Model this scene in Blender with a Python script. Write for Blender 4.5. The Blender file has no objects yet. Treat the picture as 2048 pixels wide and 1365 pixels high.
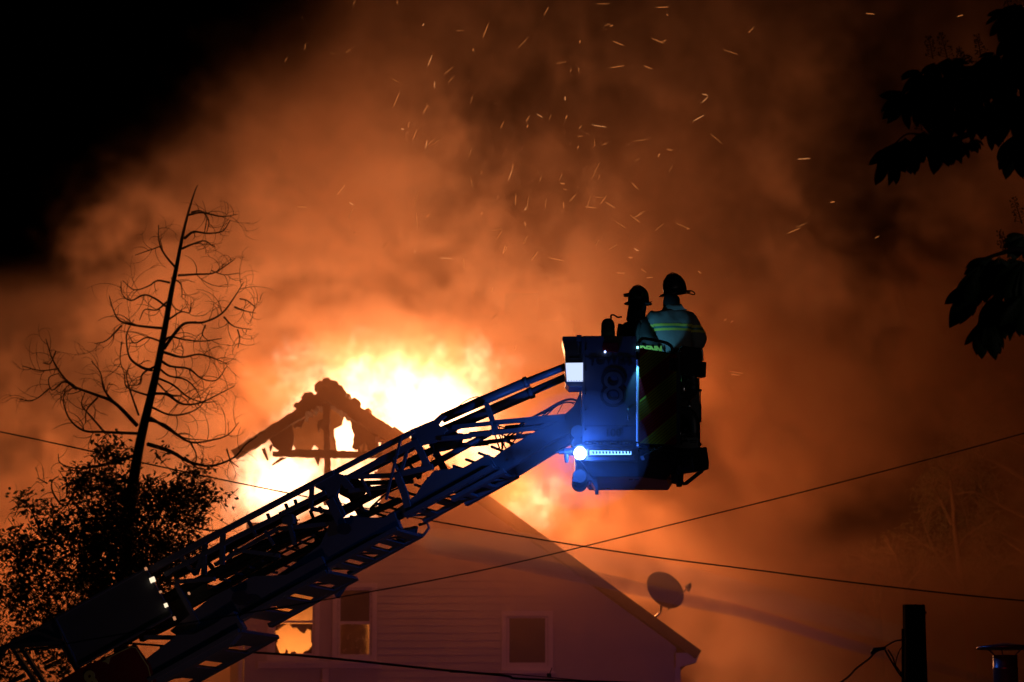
import bpy, bmesh, math, random
import numpy as np
from mathutils import Vector, Matrix, Euler

R = math.radians
scene = bpy.context.scene
COL = scene.collection
rnd = random.Random(7)

# ------------------------------------------------------------------ camera
PITCH = R(9.3)
CAM = Vector((0.0, 0.0, 1.6))
FPX = 100.0 / 36.0 * 2048.0
cam = bpy.data.cameras.new('camera')
cam_ob = bpy.data.objects.new('camera', cam)
COL.objects.link(cam_ob)
scene.camera = cam_ob
cam.lens = 100.0
cam.sensor_width = 36.0
cam.clip_start = 0.5
cam.clip_end = 1500.0
cam_ob.location = CAM
cam_ob.rotation_euler = (R(90) + PITCH, 0, 0)
cam.dof.use_dof = True
cam.dof.focus_distance = 33.5
cam.dof.aperture_fstop = 2.5

# ------------------------------------------------------------------ night sky
world = bpy.data.worlds.new('World')
scene.world = world
world.use_nodes = True
wn = world.node_tree
bg = wn.nodes['Background']
sky = wn.nodes.new('ShaderNodeTexSky')
sky.sky_type = 'NISHITA'
sky.sun_disc = False
sky.sun_elevation = R(-8)
sky.sun_rotation = R(200)
wn.links.new(sky.outputs[0], bg.inputs[0])
bg.inputs[1].default_value = 0.05

vs = scene.view_settings
vs.view_transform = 'Standard'
vs.look = 'None'
vs.exposure = 0.0
vs.gamma = 1.0
vs.use_curve_mapping = False

cy = scene.cycles
cy.volume_bounces = 1
cy.volume_step_rate = 2.5
cy.volume_max_steps = 160
cy.max_bounces = 5
cy.diffuse_bounces = 2
cy.glossy_bounces = 2
cy.transmission_bounces = 4
cy.transparent_max_bounces = 12
cy.use_denoising = True
cy.sample_clamp_indirect = 4.0
cy.use_adaptive_sampling = False

# ------------------------------------------------------------------ pixel -> world
FW = Vector((0, math.cos(PITCH), math.sin(PITCH)))
RT = Vector((1, 0, 0))
UP = Vector((0, -math.sin(PITCH), math.cos(PITCH)))


def ray(px, py):
    return FW + RT * ((px - 1024.0) / FPX) + UP * ((682.5 - py) / FPX)


def P(px, py, d):
    return CAM + ray(px, py) * d


def PP(px, py, p0, n):
    r = ray(px, py)
    return CAM + r * ((p0 - CAM).dot(n) / r.dot(n))


def PY(px, py, y):
    r = ray(px, py)
    return CAM + r * (y / r.y)


# ------------------------------------------------------------------ lamps
def lamp(name, kind, loc, power, col, size=0.3, target=None, angle=60, blend=0.3):
    l = bpy.data.lights.new(name, kind)
    l.energy = power
    l.color = col
    l.shadow_soft_size = size
    if kind == 'SPOT':
        l.spot_size = R(angle)
        l.spot_blend = blend
    o = bpy.data.objects.new(name, l)
    o.location = loc
    if target is not None:
        o.rotation_euler = (Vector(target) - Vector(loc)).to_track_quat('-Z', 'Y').to_euler()
    COL.objects.link(o)
    return o


FIRE = (1.0, 0.30, 0.075)
FIRE_Y = (1.0, 0.44, 0.18)
for (px, py, y, p, s, c) in [
    (820, 770, 68.0, 1150, 1.0, FIRE_Y),
    (690, 790, 67.5, 850, 0.9, FIRE_Y),
    (950, 840, 67.0, 1100, 0.8, FIRE_Y),
    (580, 930, 65.0, 260, 0.8, FIRE_Y),
    (1070, 930, 68.0, 1100, 0.8, FIRE),
    (1140, 1010, 70.0, 700, 0.8, FIRE),
    (500, 800, 69.0, 480, 1.0, FIRE),
    (50, 1060, 66.0, 900, 1.2, FIRE),  # with the next one, added to brighten the smoke at the left
    (300, 960, 67.0, 800, 1.2, FIRE),
    (1400, 800, 66.0, 1250, 1.4, FIRE),  # with the next one, added to brighten the smoke at the right
    (1330, 1000, 66.0, 850, 1.4, FIRE),
    (780, 835, 59.9, 260, 0.3, FIRE),  # with the next two, added at the roof edge to light the veil
    (900, 900, 59.6, 330, 0.3, FIRE),
    (1030, 985, 59.6, 330, 0.3, FIRE),
    (620, 960, 60.8, 40, 0.3, FIRE),
]:
    lamp('fire_glow_light', 'POINT', PY(px, py, y), p, c, s)

# emergency lights of the vehicles standing in the street in front of the house
lamp('red_beacon_light', 'SPOT', (-6.0, 45.0, 2.5), 210, (1.0, 0.16, 0.22), 0.15, (1, 60, 5), 75, 0.9)
lamp('blue_beacon_light', 'SPOT', (5.0, 45.0, 2.5), 300, (0.28, 0.16, 1.0), 0.15, (0, 60, 4), 75, 0.9)
lamp('street_scene_light', 'SPOT', (-7.0, 12.0, 2.4), 34, (0.10, 0.80, 0.85), 0.2, (-3, 34, 6), 60, 0.9)
lamp('underside_fill_light', 'SPOT', (-2.5, 31.0, 0.6), 30, (1.0, 0.55, 0.75), 0.2, (-3, 34, 6), 110, 0.9)  # pink fill added below the boom to lift its undersides

lamp('basket_fill_light', 'SPOT', (9.0, 14.0, 5.0), 160, (1.0, 0.80, 0.75), 0.3, (2, 34, 6.5), 20, 0.9)  # unseen fill from the front right, added to bring out the chevron panel

# ------------------------------------------------------------------ materials
MATS = {}


def mat(name, col, rough=0.6, metal=0.0, var=0.25, scale=6.0, emis=None, estr=0.0, bump=0.0, coat=0.0, trans=0.0):
    if name in MATS:
        return MATS[name]
    m = bpy.data.materials.new(name)
    m.use_nodes = True
    nt = m.node_tree
    b = nt.nodes['Principled BSDF']
    b.inputs['Roughness'].default_value = rough
    b.inputs['Metallic'].default_value = metal
    b.inputs['Coat Weight'].default_value = coat
    b.inputs['Transmission Weight'].default_value = trans
    tc = nt.nodes.new('ShaderNodeTexCoord')
    nz = nt.nodes.new('ShaderNodeTexNoise')
    nz.inputs['Scale'].default_value = scale
    nz.inputs['Detail'].default_value = 6
    nt.links.new(tc.outputs['Object'], nz.inputs['Vector'])
    mx = nt.nodes.new('ShaderNodeMix')
    mx.data_type = 'RGBA'
    a = [max(0, c * (1 - var)) for c in col] + [1]
    bb = [min(1, c * (1 + var)) for c in col] + [1]
    mx.inputs['A'].default_value = a
    mx.inputs['B'].default_value = bb
    nt.links.new(nz.outputs['Fac'], mx.inputs['Factor'])
    nt.links.new(mx.outputs['Result'], b.inputs['Base Color'])
    mr = nt.nodes.new('ShaderNodeMapRange')
    mr.inputs['To Min'].default_value = max(0.02, rough - 0.12)
    mr.inputs['To Max'].default_value = min(1, rough + 0.12)
    nt.links.new(nz.outputs['Fac'], mr.inputs['Value'])
    nt.links.new(mr.outputs['Result'], b.inputs['Roughness'])
    if bump:
        bp = nt.nodes.new('ShaderNodeBump')
        bp.inputs['Strength'].default_value = bump
        bp.inputs['Distance'].default_value = 0.02
        nt.links.new(nz.outputs['Fac'], bp.inputs['Height'])
        nt.links.new(bp.outputs[0], b.inputs['Normal'])
    if emis:
        b.inputs['Emission Color'].default_value = (*emis, 1)
        b.inputs['Emission Strength'].default_value = estr
    MATS[name] = m
    return m


M_BOOM = mat('boom_paint', (0.12, 0.125, 0.13), 0.45, 0.0, 0.15, 3)
M_BOOM_RED = mat('boom_plate_paint', (0.20, 0.012, 0.012), 0.35, 0.0, 0.2, 3, coat=0.3)
M_STEEL = mat('dark_steel', (0.10, 0.10, 0.105), 0.42, 0.6, 0.3, 8)
M_CHROME = mat('bright_steel', (0.55, 0.56, 0.57), 0.18, 1.0, 0.1, 8)
M_RUBBER = mat('black_rubber', (0.018, 0.018, 0.018), 0.6, 0, 0.2, 12)
M_PANEL = mat('basket_panel_paint', (0.05, 0.05, 0.06), 0.38, 0.0, 0.15, 4, coat=0.2)
M_DARKLET = mat('dark_lettering', (0.012, 0.010, 0.012), 0.5, 0, 0.1)
M_GOLD = mat('gold_lettering', (0.70, 0.62, 0.16), 0.35, 0.2, 0.2)
M_YEL = mat('chevron_yellow', (0.50, 0.56, 0.05), 0.4, 0, 0.12, 20)
M_RED = mat('chevron_red', (0.40, 0.012, 0.03), 0.4, 0, 0.12, 20)
M_COAT = mat('turnout_coat_cloth', (0.26, 0.26, 0.24), 0.85, 0, 0.3, 9, bump=0.5)
M_COATD = mat('dark_turnout_cloth', (0.045, 0.042, 0.04), 0.9, 0, 0.3, 9, bump=0.5)
M_STRIPE = mat('lime_reflective_tape', (0.85, 0.80, 0.12), 0.5, 0, 0.12, 14)
M_EDGE = mat('corner_edge_paint', (0.7, 0.7, 0.72), 0.5)
M_STRIPEG = mat('grey_reflective_tape', (0.10, 0.30, 0.26), 0.4, 0, 0.12, 14)
M_HELM = mat('black_helmet_shell', (0.02, 0.02, 0.02), 0.35, 0, 0.2, 9)
M_SKIN = mat('skin', (0.42, 0.24, 0.17), 0.6, 0, 0.1, 20)
M_HOOD = mat('black_hood_cloth', (0.015, 0.015, 0.015), 0.95, 0, 0.2, 20)
M_BARK = mat('bark', (0.045, 0.035, 0.028), 0.9, 0, 0.4, 12, bump=0.8)
M_BARKR = mat('pale_bark', (0.26, 0.17, 0.11), 0.9, 0, 0.3, 6, bump=0.6)
M_LEAF = mat('leaf_green', (0.045, 0.075, 0.025), 0.55, 0, 0.4, 3)
M_LEAF2 = mat('chestnut_leaf_green', (0.035, 0.065, 0.022), 0.5, 0, 0.4, 14, bump=0.4)
M_LEAF3 = mat('gum_leaf_green', (0.10, 0.12, 0.045), 0.6, 0, 0.4, 1)
M_WIRE = mat('cable_black', (0.02, 0.02, 0.02), 0.6, 0, 0.2)
M_WIREG = mat('cable_grey', (0.22, 0.22, 0.24), 0.5, 0, 0.2)
M_WOOD = mat('weathered_pole_wood', (0.09, 0.065, 0.045), 0.9, 0, 0.4, 5, bump=0.8)
M_GALV = mat('galvanised_flue', (0.30, 0.31, 0.31), 0.35, 0.7, 0.25, 7)
M_SIDE = mat('painted_siding', (0.34, 0.32, 0.31), 0.65, 0, 0.12, 2, bump=0.2)
M_TRIM = mat('painted_trim', (0.46, 0.43, 0.42), 0.55, 0, 0.1, 3)
M_CHAR = mat('charred_wood', (0.022, 0.018, 0.016), 0.9, 0, 0.5, 9, bump=1.0)
M_ROOF = mat('asphalt_shingle', (0.05, 0.048, 0.046), 0.9, 0, 0.4, 20, bump=0.6)
M_GLASS = mat('sooty_window_glass', (0.02, 0.012, 0.010), 0.45, 0, 0.3, 2)
M_PLASTER = mat('room_plaster', (0.60, 0.56, 0.50), 0.8, 0, 0.15, 2)
M_DISH = mat('dish_grey_paint', (0.12, 0.11, 0.11), 0.6, 0, 0.1)
M_GROUND = mat('grass_ground', (0.035, 0.05, 0.02), 0.95, 0, 0.5, 0.6)
M_ROAD = mat('asphalt', (0.05, 0.05, 0.052), 0.85, 0, 0.25, 3)
M_FLOWER = mat('dry_flower', (0.05, 0.05, 0.03), 0.8, 0, 0.3)


def emat(name, col, s):
    m = bpy.data.materials.new(name)
    m.use_nodes = True
    nt = m.node_tree
    nt.nodes.clear()
    o = nt.nodes.new('ShaderNodeOutputMaterial')
    e = nt.nodes.new('ShaderNodeEmission')
    e.inputs[0].default_value = (*col, 1)
    e.inputs[1].default_value = s
    nt.links.new(e.outputs[0], o.inputs[0])
    return m


E_BLUE = emat('blue_strobe_lens', (0.35, 0.6, 1.0), 60)
E_WHITEB = emat('scene_light_lens', (0.55, 0.66, 1.0), 1.25)
E_BAR = emat('light_bar_lens', (0.16, 0.42, 1.0), 3.2)
E_AMBER = emat('marker_lamp_lens', (1.0, 0.80, 0.55), 1.2)
E_CYAN = emat('work_lamp_lens', (0.3, 0.8, 1.0), 4)
E_EMBER = emat('ember_glow', (1.0, 0.30, 0.07), .75)
E_EMBER2 = emat('ember_glow_hot', (1.0, 0.38, 0.12), 1.0)
E_EMBER3 = emat('ember_glow_dim', (1.0, 0.30, 0.07), 0.45)


# ------------------------------------------------------------------ mesh helpers
def tag(o, label=None, cat=None, group=None, kind=None):
    if label: o['label'] = label
    if cat: o['category'] = cat
    if group: o['group'] = group
    if kind: o['kind'] = kind
    return o


def empty(name, loc, label=None, cat=None, group=None, kind=None):
    o = bpy.data.objects.new(name, None)
    COL.objects.link(o)
    o.location = loc
    return tag(o, label, cat, group, kind)


def world_loc(o):
    v = Vector((0, 0, 0))
    while o is not None:
        v += o.location
        o = o.parent
    return v


class MB:
    def __init__(s):
        s.v = []
        s.f = []

    def add(s, vs_, fs_):
        n = len(s.v)
        s.v += [Vector(q) for q in vs_]
        s.f += [tuple(i + n for i in f) for f in fs_]
        return s

    def frame(s, d):
        d = d.normalized()
        a = Vector((0, 0, 1)) if abs(d.z) < 0.9 else Vector((0, 1, 0))
        u = d.cross(a).normalized()
        return u, d.cross(u).normalized()

    def tube(s, pts, rad, n=6, cap=True):
        pts = [Vector(p) for p in pts]
        if not isinstance(rad, (list, tuple)):
            rad = [rad] * len(pts)
        vs_, fs_ = [], []
        u = None
        for i, p in enumerate(pts):
            d = pts[min(i + 1, len(pts) - 1)] - pts[max(i - 1, 0)]
            if d.length < 1e-9: d = Vector((0, 0, 1))
            d.normalize()
            if u is None:
                u, w = s.frame(d)
            else:
                u = (u - d * u.dot(d))
                if u.length < 1e-6: u, w = s.frame(d)
                u.normalize()
                w = d.cross(u).normalized()
            for k in range(n):
                a = 2 * math.pi * k / n
                vs_.append(p + (u * math.cos(a) + w * math.sin(a)) * rad[i])
        for i in range(len(pts) - 1):
            for k in range(n):
                fs_.append((i * n + k, i * n + (k + 1) % n, (i + 1) * n + (k + 1) % n, (i + 1) * n + k))
        if cap:
            fs_.append(tuple(range(n))[::-1])
            fs_.append(tuple((len(pts) - 1) * n + k for k in range(n)))
        return s.add(vs_, fs_)

    def prism(s, poly, ext):
        """poly: 3D outline, extruded by the vector ext"""
        n = len(poly)
        a = [Vector(p) for p in poly]
        b = [p + ext for p in a]
        fs_ = [tuple(range(n)), tuple(range(2 * n - 1, n - 1, -1))]
        for i in range(n):
            j = (i + 1) % n
            fs_.append((i, i + n, j + n, j))
        return s.add(a + b, fs_)

    def bar(s, p, q, up, w, t):
        """beam p-q with width w along `up` (made square to it) and thickness t"""
        p, q = Vector(p), Vector(q)
        d = (q - p).normalized()
        u = (up - d * up.dot(d)).normalized() * (w / 2)
        k = d.cross(u).normalized() * (t / 2)
        vs_ = [p - u - k, p + u - k, p + u + k, p - u + k, q - u - k, q + u - k, q + u + k, q - u + k]
        return s.add(vs_, [(0, 1, 2, 3), (7, 6, 5, 4), (0, 4, 5, 1), (1, 5, 6, 2), (2, 6, 7, 3), (3, 7, 4, 0)])

    def box(s, c, sx, sy, sz, rz=0.0):
        c = Vector(c)
        m = Matrix.Rotation(rz, 3, 'Z')
        vs_ = [c + m @ Vector((x * sx / 2, y * sy / 2, z * sz / 2)) for z in (-1, 1) for y in (-1, 1) for x in (-1, 1)]
        return s.add(vs_, [(0, 2, 3, 1), (4, 5, 7, 6), (0, 1, 5, 4), (2, 6, 7, 3), (0, 4, 6, 2), (1, 3, 7, 5)])

    def loft(s, rings, cap=True):
        n = len(rings[0])
        vs_ = [v for r in rings for v in r]
        fs_ = []
        for i in range(len(rings) - 1):
            for k in range(n):
                fs_.append((i * n + k, i * n + (k + 1) % n, (i + 1) * n + (k + 1) % n, (i + 1) * n + k))
        if cap:
            fs_.append(tuple(range(n))[::-1])
            fs_.append(tuple((len(rings) - 1) * n + k for k in range(n)))
        return s.add(vs_, fs_)

    def build(s, name, m, parent=None, smooth=False, bevel=0.0, loc=None):
        me = bpy.data.meshes.new(name)
        off = world_loc(parent) if parent else Vector((0, 0, 0))
        o = bpy.data.objects.new(name, me)
        if parent is None:
            if loc is None and s.v:
                loc = sum(s.v, Vector()) / len(s.v)
            off = Vector(loc or (0, 0, 0))
            o.location = off
        me.from_pydata([tuple(v - off) for v in s.v], [], s.f)
        me.materials.append(m)
        if smooth:
            me.polygons.foreach_set('use_smooth', [True] * len(me.polygons))
        COL.objects.link(o)
        if parent: o.parent = parent
        if bevel:
            b = o.modifiers.new('bevel', 'BEVEL')
            b.width = bevel
            b.segments = 2
            b.limit_method = 'ANGLE'
        return o


def smooth_line(pts, sub=4):
    """Catmull-Rom through the points"""
    pts = [Vector(p) for p in pts]
    if len(pts) < 3: return [pts[0].lerp(pts[1], k / sub) for k in range(sub + 1)]
    q = [pts[0] * 2 - pts[1]] + pts + [pts[-1] * 2 - pts[-2]]
    out = []
    for i in range(1, len(q) - 2):
        a, b, c, d = q[i - 1], q[i], q[i + 1], q[i + 2]
        for k in range(sub):
            t = k / sub
            out.append(0.5 * ((2 * b) + (c - a) * t + (2 * a - 5 * b + 4 * c - d) * t * t + (3 * b - a - 3 * c + d) * t ** 3))
    out.append(pts[-1])
    return out


def text(name, body, size, m, parent, origin, xdir, ydir, ext=0.002, arc=0.0, bold=0.0):
    cu = bpy.data.curves.new(name, 'FONT')
    cu.body = body
    cu.size = size
    cu.extrude = ext
    cu.offset = bold
    cu.align_x = 'CENTER'
    cu.align_y = 'CENTER'
    tmp = bpy.data.objects.new(name, cu)
    COL.objects.link(tmp)
    dg = bpy.context.evaluated_depsgraph_get()
    me = bpy.data.meshes.new_from_object(tmp.evaluated_get(dg))
    bpy.data.objects.remove(tmp)
    xdir, ydir = xdir.normalized(), ydir.normalized()
    zd = xdir.cross(ydir)
    off = world_loc(parent)
    for v in me.vertices:
        x, y, z = v.co
        if arc: y -= arc * x * x
        v.co = origin + xdir * x + ydir * y + zd * z - off
    me.materials.clear()
    me.materials.append(m)
    o = bpy.data.objects.new(name, me)
    COL.objects.link(o)
    o.parent = parent
    return o


# ------------------------------------------------------------------ ground
g = MB().add([(-400, -100, 0), (400, -100, 0), (400, 700, 0), (-400, 700, 0)], [(0, 1, 2, 3)]).build('ground', M_GROUND, loc=(0, 0, 0))
tag(g, kind='structure')
g = MB().add([(-200, 6, .004), (200, 6, .004), (200, 42, .004), (-200, 42, .004)], [(0, 1, 2, 3)]).build('road', M_ROAD, loc=(0, 0, 0))
tag(g, kind='structure')

SHAPES = [  # px, py, rx, ry, gain
    (130, 470, 190, 150, -0.75),
    (900, 460, 150, 130, -0.6),
    (580, 170, 170, 150, -0.85),
    (460, 420, 90, 160, -0.45),
    (640, 260, 200, 160, -0.35),
    (760, 300, 90, 160, 0.3),
    (1720, 320, 170, 90, -0.75),
    (1500, 280, 130, 90, 0.25),
    (1050, 80, 330, 150, -0.5),
    (620, 660, 240, 120, 0.6),
    (350, 560, 160, 100, 0.25),
    (1330, 680, 260, 200, 0.8),
    (1250, 950, 220, 180, 0.9),
    (1600, 1080, 140, 90, -0.7),
    (1880, 1050, 250, 230, -0.93),
    (1380, 60, 300, 120, -0.3),
    (1900, 250, 260, 260, -0.35),
    (100, 1040, 220, 150, 0.4),
    (1950, 800, 200, 100, -0.3),
]
VEIL = 0.21
SMOKE_D = 0.38
FLAMES = [  # px, py, y, rx, ry, rz, gain
    (760, 770, 67.0, 3.0, 1.8, 1.3, 0.50),
    (1000, 800, 67.0, 1.2, 1.4, 1.4, 0.50),
    (800, 800, 67.0, 1.7, 1.6, 1.2, 1.0),
    (690, 860, 65.5, 1.3, 1.4, 1.0, 0.9),
    (900, 830, 66.0, 1.1, 1.3, 1.0, 1.0),
    (950, 740, 66.0, 0.5, 0.6, 0.8, 0.75),
    (1035, 740, 66.5, 0.4, 0.6, 0.6, 0.6),
    (970, 900, 66.0, 1.0, 1.2, 0.7, 0.9),
    (560, 970, 63.5, 1.1, 1.3, 1.0, 0.95),
    (690, 985, 63.0, 1.0, 1.3, 0.8, 1.0),
    (700, 880, 62.4, 0.35, 0.5, 0.5, 0.9),
    (1080, 1000, 67.5, 0.8, 1.2, 0.7, 0.8),
]
FLAME_STR = 3.2
WORK_P = 9.0
JET_D = 2.2
MIST_D = 0.07
# ------------------------------------------------------------------ smoke and flames (density grids)
def spectral(n, beta, seed, lo_k=1.0, stretch=(1, 1, 1), size=None):
    r = np.random.default_rng(seed)
    a = r.standard_normal(n).astype(np.float32)
    f = np.fft.rfftn(a)
    size = size or n
    kx = np.fft.fftfreq(n[0], 1.0 / n[0]) / size[0] * stretch[0]
    ky = np.fft.fftfreq(n[1], 1.0 / n[1]) / size[1] * stretch[1]
    kz = np.fft.rfftfreq(n[2], 1.0 / n[2]) / size[2] * stretch[2]
    k = np.sqrt(kx[:, None, None] ** 2 + ky[None, :, None] ** 2 + kz[None, None, :] ** 2) * max(size)
    k[0, 0, 0] = 1
    f *= k ** (-beta / 2) * (k >= lo_k)
    f[0, 0, 0] = 0
    o = np.fft.irfftn(f, s=n, axes=(0, 1, 2))
    return (o / o.std()).astype(np.float32)


def sample_wrap(a, x, y, z):
    n = a.shape
    x0 = np.floor(x).astype(np.int32); y0 = np.floor(y).astype(np.int32); z0 = np.floor(z).astype(np.int32)
    fx = (x - x0).astype(np.float32); fy = (y - y0).astype(np.float32); fz = (z - z0).astype(np.float32)
    xs = (x0 % n[0], (x0 + 1) % n[0]); ys = (y0 % n[1], (y0 + 1) % n[1]); zs = (z0 % n[2], (z0 + 1) % n[2])
    out = 0
    for i in (0, 1):
        for j in (0, 1):
            for k in (0, 1):
                w = (fx if i else 1 - fx) * (fy if j else 1 - fy) * (fz if k else 1 - fz)
                out = out + w * a[xs[i], ys[j], zs[k]]
    return out


def grid_volume(name, dens, lo, hi, material, label, cat=None):
    n = dens.shape
    N = int(np.prod(n))
    me = bpy.data.meshes.new(name + '_samples')
    me.vertices.add(N)
    at = me.attributes.new('dens', 'FLOAT', 'POINT')
    at.data.foreach_set('value', np.ascontiguousarray(dens.transpose(2, 1, 0)).ravel().astype(np.float32))
    dob = bpy.data.objects.new(name + '_samples', me)
    ng = bpy.data.node_groups.new(name, 'GeometryNodeTree')
    ng.interface.new_socket('Geometry', in_out='INPUT', socket_type='NodeSocketGeometry')
    ng.interface.new_socket('Geometry', in_out='OUTPUT', socket_type='NodeSocketGeometry')
    Nn, L = ng.nodes.new, ng.links.new
    out = Nn('NodeGroupOutput')
    vc = Nn('GeometryNodeVolumeCube')
    oi = Nn('GeometryNodeObjectInfo')
    oi.inputs['Object'].default_value = dob
    vc.inputs['Min'].default_value = lo
    vc.inputs['Max'].default_value = hi
    for a, i in zip('XYZ', n):
        vc.inputs['Resolution ' + a].default_value = int(i)
    pos = Nn('GeometryNodeInputPosition')

    def vm(op, v, src):
        q = Nn('ShaderNodeVectorMath')
        q.operation = op
        if v is not None: q.inputs[1].default_value = v
        L(src, q.inputs[0])
        return q
    lo_, hi_ = np.array(lo, float), np.array(hi, float)
    sz = (hi_ - lo_) / (np.array(n) - 1)
    q = vm('SUBTRACT', lo, pos.outputs[0])
    q = vm('DIVIDE', tuple(sz), q.outputs[0])
    q = vm('ADD', (.5, .5, .5), q.outputs[0])
    q = vm('FLOOR', None, q.outputs[0])
    q = vm('DOT_PRODUCT', (1.0, float(n[0]), float(n[0] * n[1])), q.outputs[0])
    si = Nn('GeometryNodeSampleIndex')
    si.data_type = 'FLOAT'
    si.domain = 'POINT'
    L(oi.outputs['Geometry'], si.inputs['Geometry'])
    na = Nn('GeometryNodeInputNamedAttribute')
    na.data_type = 'FLOAT'
    na.inputs['Name'].default_value = 'dens'
    L(na.outputs[0], si.inputs['Value'])
    L(q.outputs['Value'], si.inputs['Index'])
    L(si.outputs[0], vc.inputs['Density'])
    sm = Nn('GeometryNodeSetMaterial')
    sm.inputs['Material'].default_value = material
    L(vc.outputs[0], sm.inputs[0])
    L(sm.outputs[0], out.inputs[0])
    vme = bpy.data.meshes.new(name)
    vo = bpy.data.objects.new(name, vme)
    COL.objects.link(vo)
    md = vo.modifiers.new('grid', 'NODES')
    md.node_group = ng
    vme.materials.append(material)
    tag(vo, label, cat, kind='stuff')
    return vo


def vol_mat(name, col, aniso=0.0, dens=1.0, emission=None, estr=0.0):
    m = bpy.data.materials.new(name)
    m.use_nodes = True
    t = m.node_tree
    t.nodes.clear()
    o = t.nodes.new('ShaderNodeOutputMaterial')
    if emission is None:
        pv = t.nodes.new('ShaderNodeVolumePrincipled')
        pv.inputs['Color'].default_value = (*col, 1)
        pv.inputs['Density'].default_value = dens
        pv.inputs['Anisotropy'].default_value = aniso
        t.links.new(pv.outputs[0], o.inputs['Volume'])
    else:
        e = t.nodes.new('ShaderNodeEmission')
        at = t.nodes.new('ShaderNodeAttribute')
        at.attribute_name = 'density'
        mu = t.nodes.new('ShaderNodeMath')
        mu.operation = 'MULTIPLY'
        mu.inputs[1].default_value = estr
        t.links.new(at.outputs['Fac'], mu.inputs[0])
        e.inputs[0].default_value = (*emission, 1)
        t.links.new(mu.outputs[0], e.inputs[1])
        t.links.new(e.outputs[0], o.inputs['Volume'])
    return m


def sstep(a, b, x):
    t = np.clip((x - a) / (b - a), 0, 1)
    return t * t * (3 - 2 * t)


SLO, SHI = (-15.0, 54.0, 1.5), (15.6, 80.0, 24.5)
SC = 0.17
sn = tuple(int(round((h - l) / SC)) for l, h in zip(SLO, SHI))
gx = np.linspace(SLO[0], SHI[0], sn[0], dtype=np.float32)[:, None, None]
gy = np.linspace(SLO[1], SHI[1], sn[1], dtype=np.float32)[None, :, None]
gz = np.linspace(SLO[2], SHI[2], sn[2], dtype=np.float32)[None, None, :]
base = spectral(sn, 3.0, 11, 2.6)
wx = spectral(sn, 4.6, 12, 1.5); wy = spectral(sn, 4.6, 13, 1.5); wz = spectral(sn, 4.6, 14, 1.5)
ix, iy, iz = np.meshgrid(*[np.arange(k, dtype=np.float32) for k in sn], indexing='ij')
amp = 1.3 / SC
noise = sample_wrap(base, ix + wx * amp, iy + wy * amp, iz + wz * amp)
noise = noise / noise.std()
big = spectral(sn, 4.2, 21, 1.2)


def XZ(px, py, y=68.0):
    p = PY(px, py, y)
    return p.x, p.z


SCALE = 68.0 / FPX
# edge of the plume on its left (world X as a function of Z)
edge_pts = [(-260, 1500), (-260, 740), (40, 735), (270, 720), (310, 640), (300, 570), (330, 500), (420, 430), (490, 340), (510, 250), (560, 160), (630, 70), (700, 0), (780, -150)]
ez = np.array([XZ(*p)[1] for p in edge_pts][::-1]); ex = np.array([XZ(*p)[0] for p in edge_pts][::-1])
o_ = np.argsort(ez)
ez, ex = ez[o_], ex[o_]
zz = np.linspace(SLO[2], SHI[2], sn[2])
exz = np.interp(zz, ez, ex).astype(np.float32)[None, None, :]
warpx = wx * 0.55
mask = sstep(-0.2, 1.7, gx + warpx * 1.3 + noise * 0.35 - exz)
# large shapes inside the plume: (px, py, rx, ry, gain)
amap = np.ones((sn[0], 1, sn[2]), np.float32)
for (px, py, rx, ry, gain) in SHAPES:
    cx, cz = XZ(px, py)
    amap = amap + gain * np.exp(-(((gx - cx) / (rx * SCALE)) ** 2 + ((gz - cz) / (ry * SCALE)) ** 2))
amap = amap * (0.10 + 0.90 * sstep(XZ(0, 30)[1], XZ(0, 700)[1], gz))
amap = np.clip(amap, 0.03, 4)
dens = np.clip(0.16 + 0.85 * noise + 0.45 * big, 0, None) ** 1.15
dens = dens * mask * amap
# behind the house front the smoke is thick; in front of it there is a thin veil
front = sstep(58.5, 63.0, gy) * sstep(80.0, 77.0, gy)
veil = np.exp(-((gy - 57.5) / 2.2) ** 2) * sstep(54.0, 55.5, gy)
dens = dens * front * SMOKE_D + veil * mask * (0.55 + 0.2 * noise).clip(0, None) * np.clip(amap, 0, 1.2) * sstep(8.0, 5.0, gx) * (0.4 + 0.6 * sstep(4.0, 8.0, gz)) * VEIL
lx, lz = (gx - SLO[0]), (gz - SLO[2])
dens *= sstep(0, 1.5, lx) * sstep(0, 1.5, SHI[0] - gx) * sstep(0, 1.0, SHI[2] - gz)
M_SMOKE = vol_mat('smoke', (0.84, 0.55, 0.385), 0.1)
grid_volume('smoke', dens, SLO, SHI, M_SMOKE, 'billowing orange lit smoke rising from the burning house across the night sky')

# flames
FLO, FHI = (-7.4, 60.9, 5.6), (1.6, 69.6, 13.6)
FC = 0.1
fn = tuple(int(round((h - l) / FC)) for l, h in zip(FLO, FHI))
fsz = [h - l for l, h in zip(FLO, FHI)]
fx = np.linspace(FLO[0], FHI[0], fn[0], dtype=np.float32)[:, None, None]
fy = np.linspace(FLO[1], FHI[1], fn[1], dtype=np.float32)[None, :, None]
fz = np.linspace(FLO[2], FHI[2], fn[2], dtype=np.float32)[None, None, :]
fnz = spectral(fn, 2.9, 31, 3.0, (1, 1, .45), fsz)
fwx = spectral(fn, 4.4, 32, 1.5, (1, 1, 1.4), fsz)
fwz = spectral(fn, 4.4, 33, 1.5, (1, 1, 1.4), fsz)
jx, jy, jz = np.meshgrid(*[np.arange(k, dtype=np.float32) for k in fn], indexing='ij')
fl = sample_wrap(fnz, jx + fwx * 6 - jz * 0.25, jy, jz + fwz * 6)
field = np.zeros(fn, np.float32)
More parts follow.
